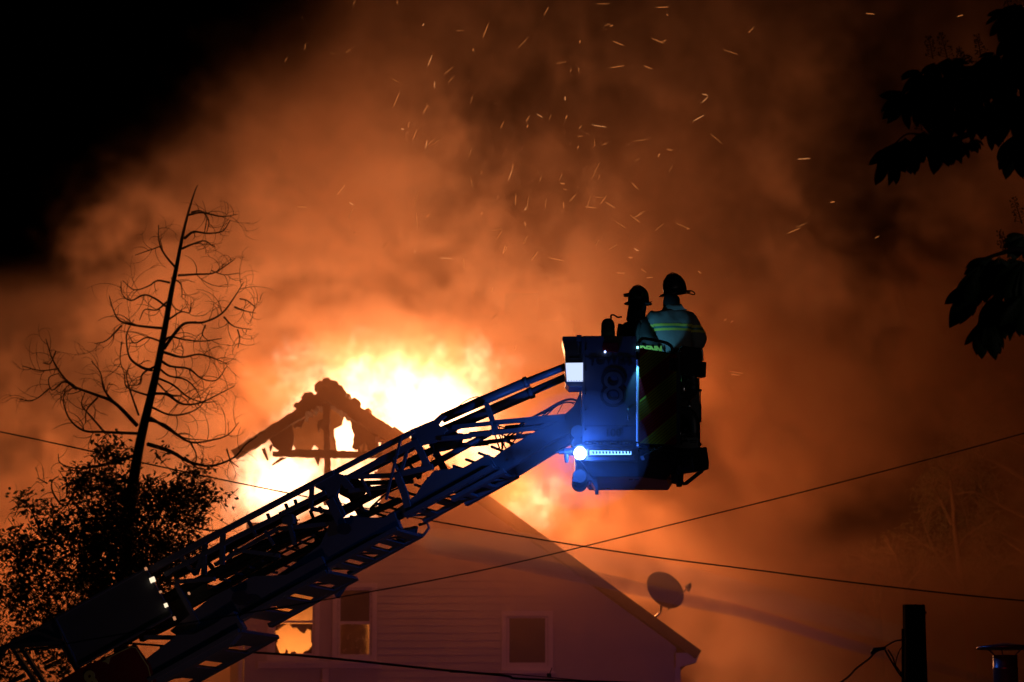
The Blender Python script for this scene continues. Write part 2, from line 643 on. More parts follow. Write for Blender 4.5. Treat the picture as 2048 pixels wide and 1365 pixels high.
for (px, py, y, rx, ry, rz, gain) in FLAMES:
    c = PY(px, py, y)
    q = ((fx - c.x) / rx) ** 2 + ((fy - c.y) / ry) ** 2 + ((fz - c.z) / rz) ** 2
    field = np.maximum(field, gain * np.exp(-q))
flame = np.clip(field * 1.25 + 0.62 * fl * np.sqrt(field) - 0.52, 0, None) * 1.6
b_ = lambda g_, l, h: sstep(0, 0.4, g_ - l) * sstep(0, 0.4, h - g_)
flame = flame * b_(fx, FLO[0], FHI[0]) * b_(fy, FLO[1], FHI[1]) * b_(fz, FLO[2], FHI[2])
M_FLAME = vol_mat('flame', (1, 1, 1), emission=(1.0, 0.58, 0.32), estr=FLAME_STR)
grid_volume('flames', flame, FLO, FHI, M_FLAME, 'bright yellow flames pouring out of the attic and roof')

# ------------------------------------------------------------------ burning house
HY = 60.0
YN = Vector((0, 1, 0))


def H(px, py, dy=0.0):
    return PY(px, py, HY + dy)


house = empty('burning_house', H(900, 1613) * 1.0, 'burning wooden house with a burnt out gable and roof sloping right', 'house')
house.location = (H(900, 1300).x, HY, 0)


def roofz(x):
    """underside of the roof along the gable"""
    pk = H(655, 790); rt = H(1385, 1318); lf = H(470, 915)
    if x >= pk.x:
        return pk.z + (x - pk.x) * (rt.z - pk.z) / (rt.x - pk.x)
    return pk.z + (x - pk.x) * (lf.z - pk.z) / (lf.x - pk.x)


WL, WR = H(492, 1100).x, H(1353, 1330).x
# openings as (left, right, bottom, top) in metres
OPEN = []


def opening(x0, y0, x1, y1):
    a, b = H(x0, y1), H(x1, y0)
    OPEN.append((a.x, b.x, a.z, b.z))
    return OPEN[-1]


O_ATTIC = opening(470, 812, 754, 1048)
O_W1 = opening(545, 1170, 628, 1312)
O_W2 = opening(677, 1176, 742, 1314)
O_W3 = opening(1014, 1232, 1094, 1330)
board_h = 0.155
z = 3.35
nb = 0
rr = random.Random(5)
while z < H(655, 790).z:
    z1 = z + board_h
    zm = (z + z1) / 2
    # span under the roof at both edges
    def span(zv):
        pk = H(655, 790); rt = H(1385, 1318); lf = H(470, 915)
        xr = pk.x + (zv - pk.z) * (rt.x - pk.x) / (rt.z - pk.z) if zv < pk.z else pk.x
        xl = pk.x + (zv - pk.z) * (lf.x - pk.x) / (lf.z - pk.z) if zv < pk.z else pk.x
        return max(WL, xl), min(WR, xr)
    a0, b0 = span(z); a1, b1 = span(min(z1, H(655, 790).z - 0.001))
    cuts = sorted([(o[0], o[1]) for o in OPEN if o[2] < zm < o[3]])
    segs = []
    cur = None
    x = (a0, a1)
    for c in cuts:
        if c[0] > min(x): segs.append((x[0], x[1], c[0], c[0]))
        x = (c[1], c[1])
    segs.append((x[0], x[1], b0, b1))
    for (p0, p1, q0, q1) in segs:
        if q0 - p0 < 0.05: continue
        charred = (zm > H(700, 850).z) or (p0 > O_ATTIC[1] - .1 and q0 < H(800, 900).x)
        ragged = zm > O_ATTIC[2] and abs(p0 - O_ATTIC[1]) < 0.01
        r0 = rr.uniform(-.05, .10) if ragged else 0
        yb, yt = HY - 0.024, HY - 0.014
        v = [(p0 + r0, yb, z), (q0, yb, z), (q1, yt, z1), (p1 + r0, yt, z1), (p0 + r0, HY, z), (q0, HY, z), (q1, HY, z1), (p1 + r0, HY, z1)]
        mb = MB().add(v, [(0, 1, 2, 3), (7, 6, 5, 4), (0, 4, 5, 1), (1, 5, 6, 2), (2, 6, 7, 3), (3, 7, 4, 0)])
        mb.build('siding_board', M_CHAR if zm > H(700, 835).z else M_SIDE, house)
        nb += 1
    z = z1
# sheathing behind the boards and the storey below the frame
sheath = MB()
zb = 3.35
for (x0, x1, z0, z1) in [(WL, WR, 0.0, 3.345)]:
    sheath.box(((x0 + x1) / 2, HY + .1, (z0 + z1) / 2), x1 - x0, 0.2, z1 - z0)
sheath.build('foundation_wall', M_SIDE, house)
sd = MB()
sd.box((WR - 0.06, HY + 5.2, H(1355, 1320).z / 2), 0.12, 10.0, H(1355, 1320).z)
sd.build('side_wall', M_SIDE, house)
sd = MB()
sd.box((WL + 0.06, HY + 5.2, H(492, 1060).z / 2), 0.12, 10.0, H(492, 1060).z)
sd.build('side_wall', M_SIDE, house)
MB().box(((WL + WR) / 2, HY + 10.2, 3.0), WR - WL, 0.15, 6.0).build('back_wall', M_SIDE, house)
# corner boards
MB().box((WR + 0.02, HY - .02, H(1355, 1330).z / 2 + 0.0), 0.12, 0.10, H(1355, 1326).z).build('corner_board', M_TRIM, house)
MB().box((H(652, 1350).x, HY - .06, H(652, 1338).z / 2), 0.14, 0.08, H(652, 1338).z).build('corner_board', M_TRIM, house)
# attic floor (keeps the fire light out of the lower rooms)
MB().box(((WL + H(1060, 1075).x) / 2, HY + 4.6, H(600, 1075).z), H(1060, 1075).x - WL - .1, 9.0, 0.15).build('attic_floor', M_CHAR, house)
# inner partition of the attic, right of the burnt opening
MB().prism([(O_ATTIC[1] + .12, HY + .05, O_ATTIC[2]), (H(1055, 1060).x, HY + .05, O_ATTIC[2]), (O_ATTIC[1] + .12, HY + .05, roofz(O_ATTIC[1]) - .1)], Vector((0, .08, 0))).build('wall_sheathing', M_CHAR, house)

# roof: right slope slab with its rake board, eave return
pk = H(655, 768); rt = H(1400, 1304)
st = H(790, 858)
d = Vector((rt.x - pk.x, 0, rt.z - pk.z)).normalized()
nrm = Vector((d.z * -1, 0, d.x)) * -1
th = 0.16
a = Vector((st.x, HY - .45, st.z)); b = Vector((rt.x, HY - .45, rt.z))
down = Vector((d.z, 0, -d.x)) * th
MB().prism([a, b, b + down, a + down], Vector((0, 10.6, 0))).build('roof_slope', M_ROOF, house)
MB().prism([a + Vector((0, -.04, -.01)), b + Vector((0, -.04, -.01)), b + down * 1.35 + Vector((0, -.04, 0)), a + down * 1.35 + Vector((0, -.04, 0))], Vector((0, .035, 0))).build('rake_board', M_ROOF, house)
MB().prism([H(1352, 1306, -.3), H(1400, 1306, -.3), H(1392, 1326, -.3), H(1352, 1336, -.3)], Vector((0, .25, 0))).build('eave_return', M_TRIM, house)
# charred top of the roof: ragged decking over the ridge
def ragged(p0, p1, thick, n, jag, name, dy, depth, seed):
    r = random.Random(seed)
    p0, p1 = Vector(p0), Vector(p1)
    dd = (p1 - p0).normalized()
    up = Vector((-dd.z, 0, dd.x))
    if up.z < 0: up = -up
    top, bot = [], []
    for i in range(n + 1):
        q = p0.lerp(p1, i / n)
        top.append(q + up * (r.uniform(-.2, 1) * jag))
        bot.append(q - up * (thick + r.uniform(-.3, 1.0) * jag))
    mb = MB()
    for i in range(n):
        mb.prism([top[i], top[i + 1], bot[i + 1], bot[i]], Vector((0, depth * r.uniform(.75, 1.1), 0)))
    return mb.build(name, M_CHAR, house)


ragged(H(655, 772, -.4), H(800, 868, -.4), 0.27, 34, .035, 'charred_roof_edge', 0, 1.2, 3)
ragged(H(655, 775, -.4), H(590, 814, -.4), 0.22, 18, .06, 'charred_roof_edge', 0, 1.0, 4)
ragged(H(640, 768, .2), H(700, 790, .2), 0.20, 14, .07, 'charred_ridge', 0, 1.2, 8)
ragged(H(600, 815, -.42), H(462, 902, -.42), 0.20, 26, .018, 'charred_rake_beam', 0, .22, 5)
# shingle tatters along the ridge
for k, (px, py, s) in enumerate([(618, 795, .30), (608, 806, .24), (640, 772, .26), (668, 769, .22), (684, 786, .20), (712, 806, .2), (708, 800, .12), (735, 823, .16), (597, 812, .2), (652, 766, .26), (664, 774, .3), (676, 780, .26)]):
    c = H(px, py, -.3)
    an = rr.uniform(-.9, .9)
    mb = MB()
    u = Vector((math.cos(an), 0, math.sin(an))) * s * .5
    v = Vector((-math.sin(an), 0, math.cos(an))) * s * .28
    mb.prism([c - u - v, c + u - v * .6, c + u * .8 + v, c + v * 1.6, c - u * .9 + v * .5], Vector((0, .35, 0)))
    mb.build('shingle_tatter', M_CHAR, house)
# burnt gable frame: mullion, transom, hanging remains
def hp(poly, dy, depth, name, m=M_CHAR):
    return MB().prism([H(x, y, dy) for x, y in poly], Vector((0, depth, 0))).build(name, m, house)


def rough_poly(pts, jag, seed, step=7):
    r = random.Random(seed)
    out = []
    for i in range(len(pts)):
        a, b = pts[i], pts[(i + 1) % len(pts)]
        n = max(1, int(math.hypot(b[0] - a[0], b[1] - a[1]) / step))
        for k in range(n):
            t = k / n
            out.append((a[0] + (b[0] - a[0]) * t + (r.uniform(-jag, jag) if k else 0), a[1] + (b[1] - a[1]) * t + (r.uniform(-jag, jag) if k else 0)))
    return out


hp(rough_poly([(646, 780), (660, 780), (659, 850), (661, 905), (659, 1010), (647, 1010), (648, 912), (646, 850)], 1.0, 1), -.03, .14, 'window_mullion')
hp(rough_poly([(545, 903), (600, 899), (700, 902), (765, 905), (765, 915), (640, 916), (600, 914), (545, 912)], 1.0, 2), -.05, .15, 'window_transom')
hp(rough_poly([(541, 868), (562, 855), (584, 846), (587, 866), (586, 888), (583, 901), (560, 903), (546, 893), (536, 876)], 1.2, 3), .0, .09, 'charred_wall_remnant')
hp(rough_poly([(586, 852), (606, 838), (608, 832), (611, 838), (603, 856), (594, 854), (590, 858)], 1.0, 4), .02, .08, 'charred_wall_remnant')
hp(rough_poly([(523, 898), (530, 896), (537, 920), (533, 921)], .7, 5), .0, .08, 'hanging_splinter')
hp(rough_poly([(538, 893), (543, 888), (545, 893), (540, 905)], .7, 6), .0, .08, 'hanging_splinter')
hp(rough_poly([(562, 915), (573, 916), (545, 931), (543, 930)], .7, 7), .0, .08, 'hanging_splinter')
hp(rough_poly([(629, 916), (641, 915), (636, 932), (633, 926)], .6, 8), .0, .08, 'hanging_splinter')
hp(rough_poly([(600, 818), (655, 782), (760, 850), (756, 870), (700, 840), (660, 805), (625, 825)], 1.5, 9), -.02, .12, 'charred_gable_board')
hp(rough_poly([(702, 838), (735, 850), (757, 862), (757, 900), (735, 901), (731, 885), (712, 901), (703, 895), (708, 870), (703, 858)], 1.6, 10), .03, .09, 'charred_wall_remnant')
hp(rough_poly([(636, 842), (647, 838), (647, 860), (640, 856), (637, 866), (634, 852)], 1.0, 11), .03, .09, 'charred_wall_remnant')
hp([(700, 835), (706, 835), (722, 905), (716, 905)], .5, .06, 'fallen_lath')
hp([(735, 850), (739, 850), (728, 905), (723, 905)], .6, .06, 'fallen_lath')

M_SCREEN = mat('attic_screen_boards', (0.30, 0.22, 0.15), 0.85, 0, 0.35, 5)
hp(rough_poly([(575, 838), (650, 806), (664, 806), (690, 830), (684, 850), (668, 858), (672, 905), (640, 905), (628, 890), (616, 903), (590, 905)], 2.0, 21), 1.7, .08, 'attic_screen', M_SCREEN)  # boards added inside the opening to cover flames and show orange firelight
hp(rough_poly([(708, 842), (752, 862), (756, 905), (716, 905), (724, 880), (712, 862)], 2.0, 22), 1.7, .08, 'attic_screen', M_SCREEN)
lamp('attic_fire_light', 'POINT', H(600, 960, .9), 26, FIRE, .15)
# windows
def frame_rect(x0, y0, x1, y1, w, dy, depth, name, parent, m):
    """four boards round a rectangle given in pixels; w in metres"""
    a, b = H(x0, y1, dy), H(x1, y0, dy)
    for (c, sx, sz) in [(((a.x + w / 2), (a.z + b.z) / 2), w, b.z - a.z), (((b.x - w / 2), (a.z + b.z) / 2), w, b.z - a.z),
                        (((a.x + b.x) / 2, b.z - w / 2), b.x - a.x - 2 * w, w), (((a.x + b.x) / 2, a.z + w / 2), b.x - a.x - 2 * w, w)]:
        MB().box((c[0], a.y + depth / 2, c[1]), sx, depth, sz).build(name, m, parent)


def window(trim, sash, split, label):
    w = MB().box(H((trim[0] + trim[2]) / 2, trim[3] + 3, -.09), (trim[2] - trim[0] + 8) / 94.0, .10, .05).build('window', M_TRIM, house)
    tag(w, label)
    frame_rect(*trim, .10, -.065, .06, 'window_trim', w, M_TRIM)
    frame_rect(*sash, .05, -.02, .05, 'sash_frame', w, M_TRIM)
    return w


w2 = window((664, 1166, 754, 1322), (675, 1176, 744, 1314), None, 'closed window glowing dim orange beside the burning window')
MB().box(H(709.5, 1246, .01), .68, .05, .06).build('meeting_rail', M_TRIM, w2)
MB().add([H(677, 1244, .02), H(742, 1244, .02), H(742, 1178, .02), H(677, 1178, .02)], [(0, 1, 2, 3)]).build('pane', M_GLASS, w2)
mp = mat('thin_window_glass', (0.8, 0.6, 0.5), 0.25, trans=0.95)
MB().add([H(677, 1312, .03), H(742, 1312, .03), H(742, 1248, .03), H(677, 1248, .03)], [(0, 1, 2, 3)]).build('pane', mp, w2)
w1 = window((534, 1160, 640, 1322), (545, 1170, 630, 1312), None, 'window with broken glass and fire inside')
MB().box(H(588, 1244, .01), .85, .05, .05).build('meeting_rail', M_TRIM, w1)
for k, poly in enumerate([
        [(548, 1312), (548, 1262), (552, 1266), (551, 1276), (556, 1281), (553, 1290), (557, 1300), (560, 1308), (570, 1306), (572, 1298), (576, 1302), (577, 1312)],
        [(577, 1312), (583, 1304), (590, 1303), (596, 1309), (604, 1311), (608, 1303), (616, 1301), (622, 1294), (627, 1290), (627, 1312)],
        [(579, 1248), (627, 1248), (627, 1290), (622, 1285), (622, 1262), (615, 1258), (608, 1268), (598, 1262), (594, 1256), (585, 1257)],
        [(548, 1248), (575, 1248), (566, 1253), (556, 1260), (548, 1264)]]):
    MB().prism([H(x, y, .03) for x, y in poly], Vector((0, .006, 0))).build('broken_glass_shard', M_GLASS, w1)
w3 = window((1003, 1222, 1106, 1342), (1014, 1232, 1095, 1332), None, 'dark sooty window in the right part of the wall')
MB().add([H(1015, 1330, .02), H(1093, 1330, .02), H(1093, 1234, .02), H(1015, 1234, .02)], [(0, 1, 2, 3)]).build('pane', M_GLASS, w3)
# band board under the windows
MB().box(H(640, 1330, -.06), 2.6, .08, .14).build('band_board', M_TRIM, house)
# burning room behind the left window
MB().box(H(600, 1240, 2.2), 3.0, .1, 3.4).build('room_wall', M_PLASTER, house)
MB().box(H(655, 1240, 1.1), .1, 2.1, 3.4).build('room_wall', M_PLASTER, house)
MB().box(H(530, 1240, 1.1) - Vector((0.4, 0, 0)), .1, 2.1, 3.4).build('room_wall', M_PLASTER, house)
lamp('room_fire_light', 'POINT', H(575, 1300, 1.3), 90, (1.0, .30, .055), .35)
lamp('room_fire_light', 'POINT', H(775, 1250, 1.3), 30, (1.0, .30, .055), .3)
MB().box(H(770, 1240, 2.2) - Vector((0, 0, 0)), 2.2, .1, 3.4).build('room_wall', M_PLASTER, house)

# dish on the roof
dish = empty('satellite_dish', H(1335, 1240), 'grey satellite dish with its receiver arm on the right roof slope', 'satellite dish')
dc = H(1326, 1184, -.2)
ax = Vector((.50, -.72, .38)).normalized()
u = ax.cross(Vector((0, 0, 1))).normalized(); w_ = u.cross(ax).normalized()
rings = []
mb = MB()
for k in range(9):
    t = k / 8
    rings.append([dc + ax * (.09 * t * t) + (u * math.cos(q) * .47 * t + w_ * math.sin(q) * .43 * t) for q in [2 * math.pi * j / 36 for j in range(36)]])
for k in range(8, -1, -1):
    t = k / 8
    rings.append([dc + ax * (.09 * t * t - .012) + (u * math.cos(q) * .47 * t + w_ * math.sin(q) * .43 * t) for q in [2 * math.pi * j / 36 for j in range(36)]])
mb.loft(rings, cap=False).build('reflector', M_DISH, dish, smooth=True)
lp = H(1372, 1174, -.6)
MB().tube([dc - w_ * .42, dc - w_ * .36 + ax * .3, lp - w_ * .05], .015, 6).build('feed_arm', M_DISH, dish)
MB().tube([lp, lp + (lp - dc).normalized() * .10], [.03, .055], 10).build('receiver', M_DISH, dish)
MB().prism([H(1374, 1172, -.62), H(1382, 1164, -.62), H(1383, 1174, -.62), H(1379, 1184, -.62), H(1375, 1182, -.62)], Vector((0, .08, 0))).build('receiver', M_DISH, dish)
MB().tube(smooth_line([H(1310, 1235, -.1), H(1318, 1228, -.12), H(1322, 1218, -.12), H(1323, 1195, -.15)]), .028, 8).build('mast', M_CHROME, dish)

# ------------------------------------------------------------------ aerial ladder boom
BT = P(1165, 850, 33.3)
BB = P(0, 1400, 35.0)
BA = (BT - BB).normalized()
BW = BA.cross(Vector((0, 0, 1)))
if BW.y < 0: BW = -BW
BW.normalize()
BV = BW.cross(BA)
if BV.z < 0: BV = -BV
boom = empty('aerial_ladder', P(-120, 1500, 35.2), 'long white lattice ladder boom rising from the lower left to the basket', 'aerial ladder')


def N(px, py, off=0.0):
    return PP(px, py, BT + BW * off, BW)


def memb(mb, x0, y0, x1, y1, wpx, off=0.0, t=0.05):
    a, b = N(x0, y0, off), N(x1, y1, off)
    d = ((a - CAM).dot(FW) + (b - CAM).dot(FW)) / 2
    return mb.bar(a, b, BV if abs((b - a).normalized().dot(BV)) < .8 else BA, wpx * d / FPX, t)


def member(name, x0, y0, x1, y1, wpx, off=0.0, t=0.05, m=None, far=None):
    memb(MB(), x0, y0, x1, y1, wpx, off, t).build(name, m or M_BOOM, boom)
    if far:
        mb = memb(MB(), x0, y0, x1, y1, wpx, off, t)
        for v in mb.v: v += BW * far
        mb.build(name, m or M_BOOM, boom)


def btube(name, pts, wpx, off=0.0, m=None, n=10, w2=None):
    q = [N(x, y, off) for x, y in pts]
    r = [(w / 2) * (p - CAM).dot(FW) / FPX for p, w in zip(q, np.linspace(wpx, w2 or wpx, len(q)))]
    return MB().tube(q, r, n).build(name, m or M_BOOM, boom, smooth=True)


def plate(name, pts, off=0.0, t=0.04, m=None, bevel=0.0, far=None):
    q = [N(x, y, off) for x, y in pts]
    o = MB().prism(q, BW * t).build(name, m or M_BOOM, boom, bevel=bevel)
    if far:
        MB().prism([v + BW * far for v in q], BW * t).build(name, m or M_BOOM, boom)
    return o


W4, W3_, W2_, W1_ = 0.50, 0.66, 0.82, 0.98      # widths of the four sections
O4, O3, O2, O1 = 0.24, 0.16, 0.08, 0.0
# ---- fly section
plate('side_channel', [(1150, 861), (1103, 884), (1013, 940), (975, 958), (930, 980), (900, 975), (975, 926), (1003, 903), (1066, 866), (1100, 848), (1132, 827), (1150, 818)], O4, .09, far=W4)
plate('tip_gusset', [(1132, 827), (1148, 812), (1157, 792), (1163, 770), (1182, 770), (1182, 905), (1166, 905), (1150, 861), (1100, 884), (1110, 850)], O4 - .02, .07, far=W4 + .04)
member('brace', 1132, 833, 986, 846, 9, O4, .06, far=W4)
member('brace', 1132, 836, 1050, 846, 12, O4 - .01, .05)
member('brace', 1078, 856, 984, 867, 8, O4, .06, far=W4)
member('brace', 1110, 842, 1078, 858, 7, O4, .05)
member('post', 972, 806, 988, 850, 9, O4, .05)
member('post', 988, 846, 991, 866, 12, O4, .06)
# levelling and water pipes
btube('telescoping_pipe', [(1135, 732), (1048, 766)], 15, .35, n=16)
btube('telescoping_pipe', [(1052, 765), (960, 804), (885, 837)], 20, .35, n=16)
btube('pipe_collar', [(1055, 763.5), (1049, 766)], 23, .35, n=16)
btube('telescoping_pipe', [(1135, 753), (1055, 788)], 15, .62, n=16)
btube('telescoping_pipe', [(1062, 786), (975, 824), (862, 873)], 21, .62, n=16)
btube('pipe_collar', [(1066, 784.5), (1058, 788)], 24, .62, n=16)
# ---- third section
plate('end_bracket', [(823, 859), (868, 840), (879, 830), (892, 832), (880, 843), (876, 849), (879, 853), (889, 853), (894, 861), (888, 867), (888, 873), (905, 872), (941, 868), (941, 877), (877, 883), (842, 891), (822, 880)], O3, .05, far=W3_)
member('brace', 984, 847, 905, 855, 8, O3, .05, far=W3_)
member('brace', 986, 866, 884, 878, 8, O3, .05, far=W3_)
member('top_chord', 830, 862, 664, 948, 9, O3, .07, far=W3_)
member('mid_chord', 832, 886, 755, 925, 13, O3, .06, far=W3_)
member('mid_chord', 755, 925, 686, 962, 11, O3, .06)
member('post', 803, 872, 785, 945, 4.5, O3 - .04, .03)
member('post', 785, 945, 772, 1000, 4.5, O3 - .04, .03)
member('post', 816, 898, 802, 945, 5.5, O3, .04, far=W3_)
member('brace', 830, 880, 855, 932, 13, O3, .05, far=W3_)
member('brace', 780, 912, 801, 946, 5, O3, .04, far=W3_)
member('brace', 690, 955, 790, 951, 9, O3, .05, far=W3_)
member('brace', 788, 951, 866, 934, 11, O3, .05)
member('brace', 722, 955, 742, 992, 5, O3, .04)
member('brace', 698, 983, 782, 973, 8, O3 + .02, .05)
member('post', 794, 948, 808, 985, 14, O3 - .02, .05)
member('post', 808, 982, 816, 1016, 14, O3 - .01, .05)
btube('water_pipe', [(990, 861), (862, 931), (747, 990), (688, 1020), (544, 1086), (430, 1148), (330, 1200)], 12, .55, n=14, w2=24)
plate('side_channel', [(975, 909), (981, 918), (990, 932), (900, 978), (812, 1030), (760, 1056), (690, 1092), (700, 1062), (760, 1040), (800, 1014), (832, 990), (845, 968), (869, 941), (901, 938), (907, 934), (913, 937), (926, 936)], O3, .11)
plate('side_channel', [(975, 909), (990, 932), (900, 978), (812, 1030), (760, 1056), (760, 1040), (845, 990), (926, 936)], O3 + W3_ - .1, .11)
# ---- second section
member('top_chord', 668, 946, 440, 1066, 10, O2, .09, far=W2_)
member('top_chord', 440, 1066, 298, 1142, 12, O2, .09, far=W2_)
plate('end_bracket', [(640, 957), (664, 943), (686, 950), (706, 975), (690, 978), (682, 968), (672, 990), (690, 1030), (668, 1022), (650, 985), (630, 975)], O2, .06, far=W2_)
member('mid_chord', 652, 985, 560, 1030, 9, O2, .06)
member('mid_chord', 560, 1032, 470, 1076, 9, O2, .06)
member('mid_chord', 470, 1076, 330, 1150, 9, O2, .06)
for (x0, y0, x1, y1, w) in [(624, 968, 622, 1016, 8), (590, 1000, 594, 1014, 5), (571, 1008, 577, 1024, 5), (535, 1028, 541, 1044, 5), (498, 1044, 512, 1072, 6), (446, 1060, 444, 1130, 10), (410, 1080, 408, 1150, 10), (660, 1000, 690, 1062, 18), (575, 1030, 590, 1090, 8), (530, 1062, 548, 1090, 6), (360, 1112, 392, 1150, 8), (392, 1150, 412, 1090, 8)]:
    member('post', x0, y0, x1, y1, w, O2, .05, far=W2_ if w < 9 else None)
member('brace', 622, 1018, 690, 1030, 9, O2 + .02, .05)
member('brace', 690, 1045, 560, 1058, 8, O2 + .02, .05, far=W2_)
member('brace', 560, 1055, 430, 1130, 7, O2 + .02, .05)
member('brace', 470, 1100, 560, 1112, 8, O2 + .02, .05, far=W2_)
member('inner_rail', 800, 1000, 640, 1072, 10, O2 + .25, .12)
member('inner_rail', 720, 1010, 560, 1090, 9, O2 + .4, .1)
member('inner_rail', 690, 1060, 500, 1160, 12, O2 + .3, .1)
member('inner_rail', 650, 1050, 440, 1158, 7, O2 + .5, .1)
member('inner_rail', 560, 1110, 380, 1210, 14, O2 + .3, .12)
member('inner_rail', 700, 1078, 600, 1128, 20, O2 + .2, .1)
plate('side_channel', [(663, 1041), (700, 1034), (768, 1036), (788, 1026), (800, 1056), (740, 1084), (645, 1136), (560, 1180), (540, 1160), (600, 1120), (640, 1090)], O2, .12)
plate('side_channel', [(700, 1044), (788, 1030), (800, 1056), (740, 1084), (645, 1136), (640, 1100)], O2 + W2_ - .1, .12)
# ---- base section
plate('side_channel', [(506, 1153), (572, 1150), (600, 1134), (642, 1113), (657, 1142), (640, 1152), (560, 1192), (474, 1238), (380, 1292), (340, 1262), (420, 1196)], O1, .13)
plate('side_channel', [(560, 1160), (642, 1118), (657, 1142), (560, 1192), (474, 1238), (400, 1275), (420, 1216)], O1 + W1_ - .1, .13)
plate('side_channel', [(355, 1270), (388, 1269), (424, 1251), (467, 1223), (487, 1256), (461, 1289), (372, 1338), (250, 1400), (230, 1370), (300, 1312)], O1 - .12, .13)
member('inner_rail', 420, 1180, 250, 1275, 26, .5, .15, m=M_STEEL)
member('inner_rail', 380, 1225, 280, 1275, 20, .3, .1, m=M_STEEL)
member('post', 352, 1168, 398, 1250, 9, O1, .06)
member('top_chord', 352, 1164, 430, 1158, 8, O1, .06)
member('brace', 290, 1275, 388, 1276, 9, O1, .06)
# underside strips: long edge rails and cross members between the two bottom chords
def under(name, x0, y0, x1, y1, o, w, n, rungw, first=0.0):
    """near lower edge (pixels); the strip runs back by w along BW"""
    a, b = N(x0, y0, o), N(x1, y1, o)
    for s in (0.0, w):
        MB().bar(a + BW * s, b + BW * s, BV, .05, .13).build(name + '_rail', M_BOOM, boom)
    for k in range(n):
        t = first + (1 - first) * (k + .3) / n
        q = a.lerp(b, t)
        MB().bar(q, q + BW * w, BV, .04, rungw).build('cross_member', M_BOOM, boom)
        q2 = a.lerp(b, min(1, t + .8 / n))
        if k % 2 == 0: MB().bar(q2, q + BW * w, BV, .02, .03).build('diagonal_strut', M_BOOM, boom)


under('underside', 1010, 942, 905, 1000, O4, W4, 3, .06)
under('underside', 988, 934, 812, 1032, O3, W3_, 5, .09)
under('underside', 797, 1058, 650, 1138, O2, W2_, 5, .10)
under('underside', 655, 1144, 478, 1242, O1, W1_, 4, .22)
under('underside', 480, 1262, 300, 1362, O1 - .12, W1_ + .2, 3, .3)
# bump-stop loop under the second section
btube('guard_loop', [(800, 1072), (820, 1082), (848, 1070), (858, 1056), (854, 1046), (838, 1050)], 6, .9, n=8)
plate('bump_stop', [(795, 1060), (830, 1052), (826, 1076), (790, 1096)], .95, .12)
plate('bump_stop', [(662, 1176), (688, 1158), (690, 1168), (672, 1196)], 1.2, .12)
plate('bump_stop', [(990, 968), (1000, 955), (997, 946), (984, 950)], .95, .12)
# shield plate with marker lamps along its right edge
plate('shield_plate', [(111, 1238), (291, 1139), (343, 1231), (157, 1335), (146, 1310)], O1 - .10, .03)
member('plate_edge', 111, 1237, 291, 1138.5, 4, O1 - .125, .05)
member('plate_edge', 293, 1141, 344, 1230, 3.5, O1 - .125, .05)
member('plate_edge', 112, 1240, 158, 1337, 3, O1 - .125, .05)
member('plate_edge', 343, 1231, 157, 1335, 3, O1 - .125, .05)
for (px, py, w, h) in [(304, 1160, 10, 10), (331, 1211, 6, 8), (291, 1138, 4, 6), (320, 1184, 4, 4), (348, 1237, 4, 7), (377, 1187, 3, 5)]:
    c = N(px, py, O1 - .16)
    s_ = (c - CAM).dot(FW) / FPX
    MB().prism([c + BA * (i * w * s_ / 2) + BV * (j * h * s_ / 2) for i, j in ((-1, -1), (1, -1), (1, 1), (-1, 1))], BW * .03).build('marker_lamp', E_AMBER if w > 5 else MATS.get('dim_marker') or MATS.setdefault('dim_marker', emat('dim_marker_lens', (1, .42, .2), .5)), boom)
# open lattice left of the plate
for (x0, y0, x1, y1, w) in [(112, 1239, 10, 1294, 6), (68, 1262, 130, 1286, 6), (10, 1294, 130, 1286, 9), (10, 1294, -60, 1330, 8), (24, 1294, 76, 1372, 8), (42, 1293, 92, 1372, 8), (126, 1288, 168, 1360, 12), (10, 1296, -20, 1360, 7), (52, 1300, 126, 1294, 4)]:
    member('lattice_bar', x0, y0, x1, y1, w, O1, .06)
plate('lattice_gusset', [(66, 1264), (112, 1242), (128, 1284), (14, 1292)], O1 + .06, .02)
for (x0, y0, x1, y1, w) in [(86, 1328, 110, 1317, 5), (90, 1338, 124, 1320, 6), (118, 1311, 132, 1306, 5), (10, 1372, 50, 1350, 7), (118, 1354, 140, 1342, 4), (30, 1374, 60, 1360, 5)]:
    member('ladder_rung', x0, y0, x1, y1, w, O1 + .5, .05, m=M_CHROME)
# maroon plate with gold stripe, star and number
plate('name_plate', [(90, 1380), (160, 1337), (270, 1288), (300, 1330), (318, 1380)], O1 - .17, .02, M_BOOM_RED)
for (x0, y0, x1, y1) in [(212, 1318, 262, 1294), (272, 1296, 296, 1334), (296, 1334, 306, 1372), (262, 1294, 272, 1296)]:
    member('gold_pinstripe', x0, y0, x1, y1, 2.0, O1 - .18, .008, m=M_GOLD)
plate('gold_star', [(204, 1324), (216, 1317), (221, 1315), (219, 1322), (217, 1329), (211, 1325)], O1 - .185, .006, m=M_GOLD)
text('gold_number', '8', .30, M_GOLD, boom, N(182, 1362, O1 - .185), BA, BV, .003, bold=.012)
plate('control_box', [(300, 1325), (326, 1315), (336, 1330), (344, 1352), (320, 1365), (306, 1352)], .3, .2, bevel=.01)
plate('control_box', [(318, 1292), (338, 1290), (346, 1308), (330, 1320), (322, 1310)], .2, .15, bevel=.01)
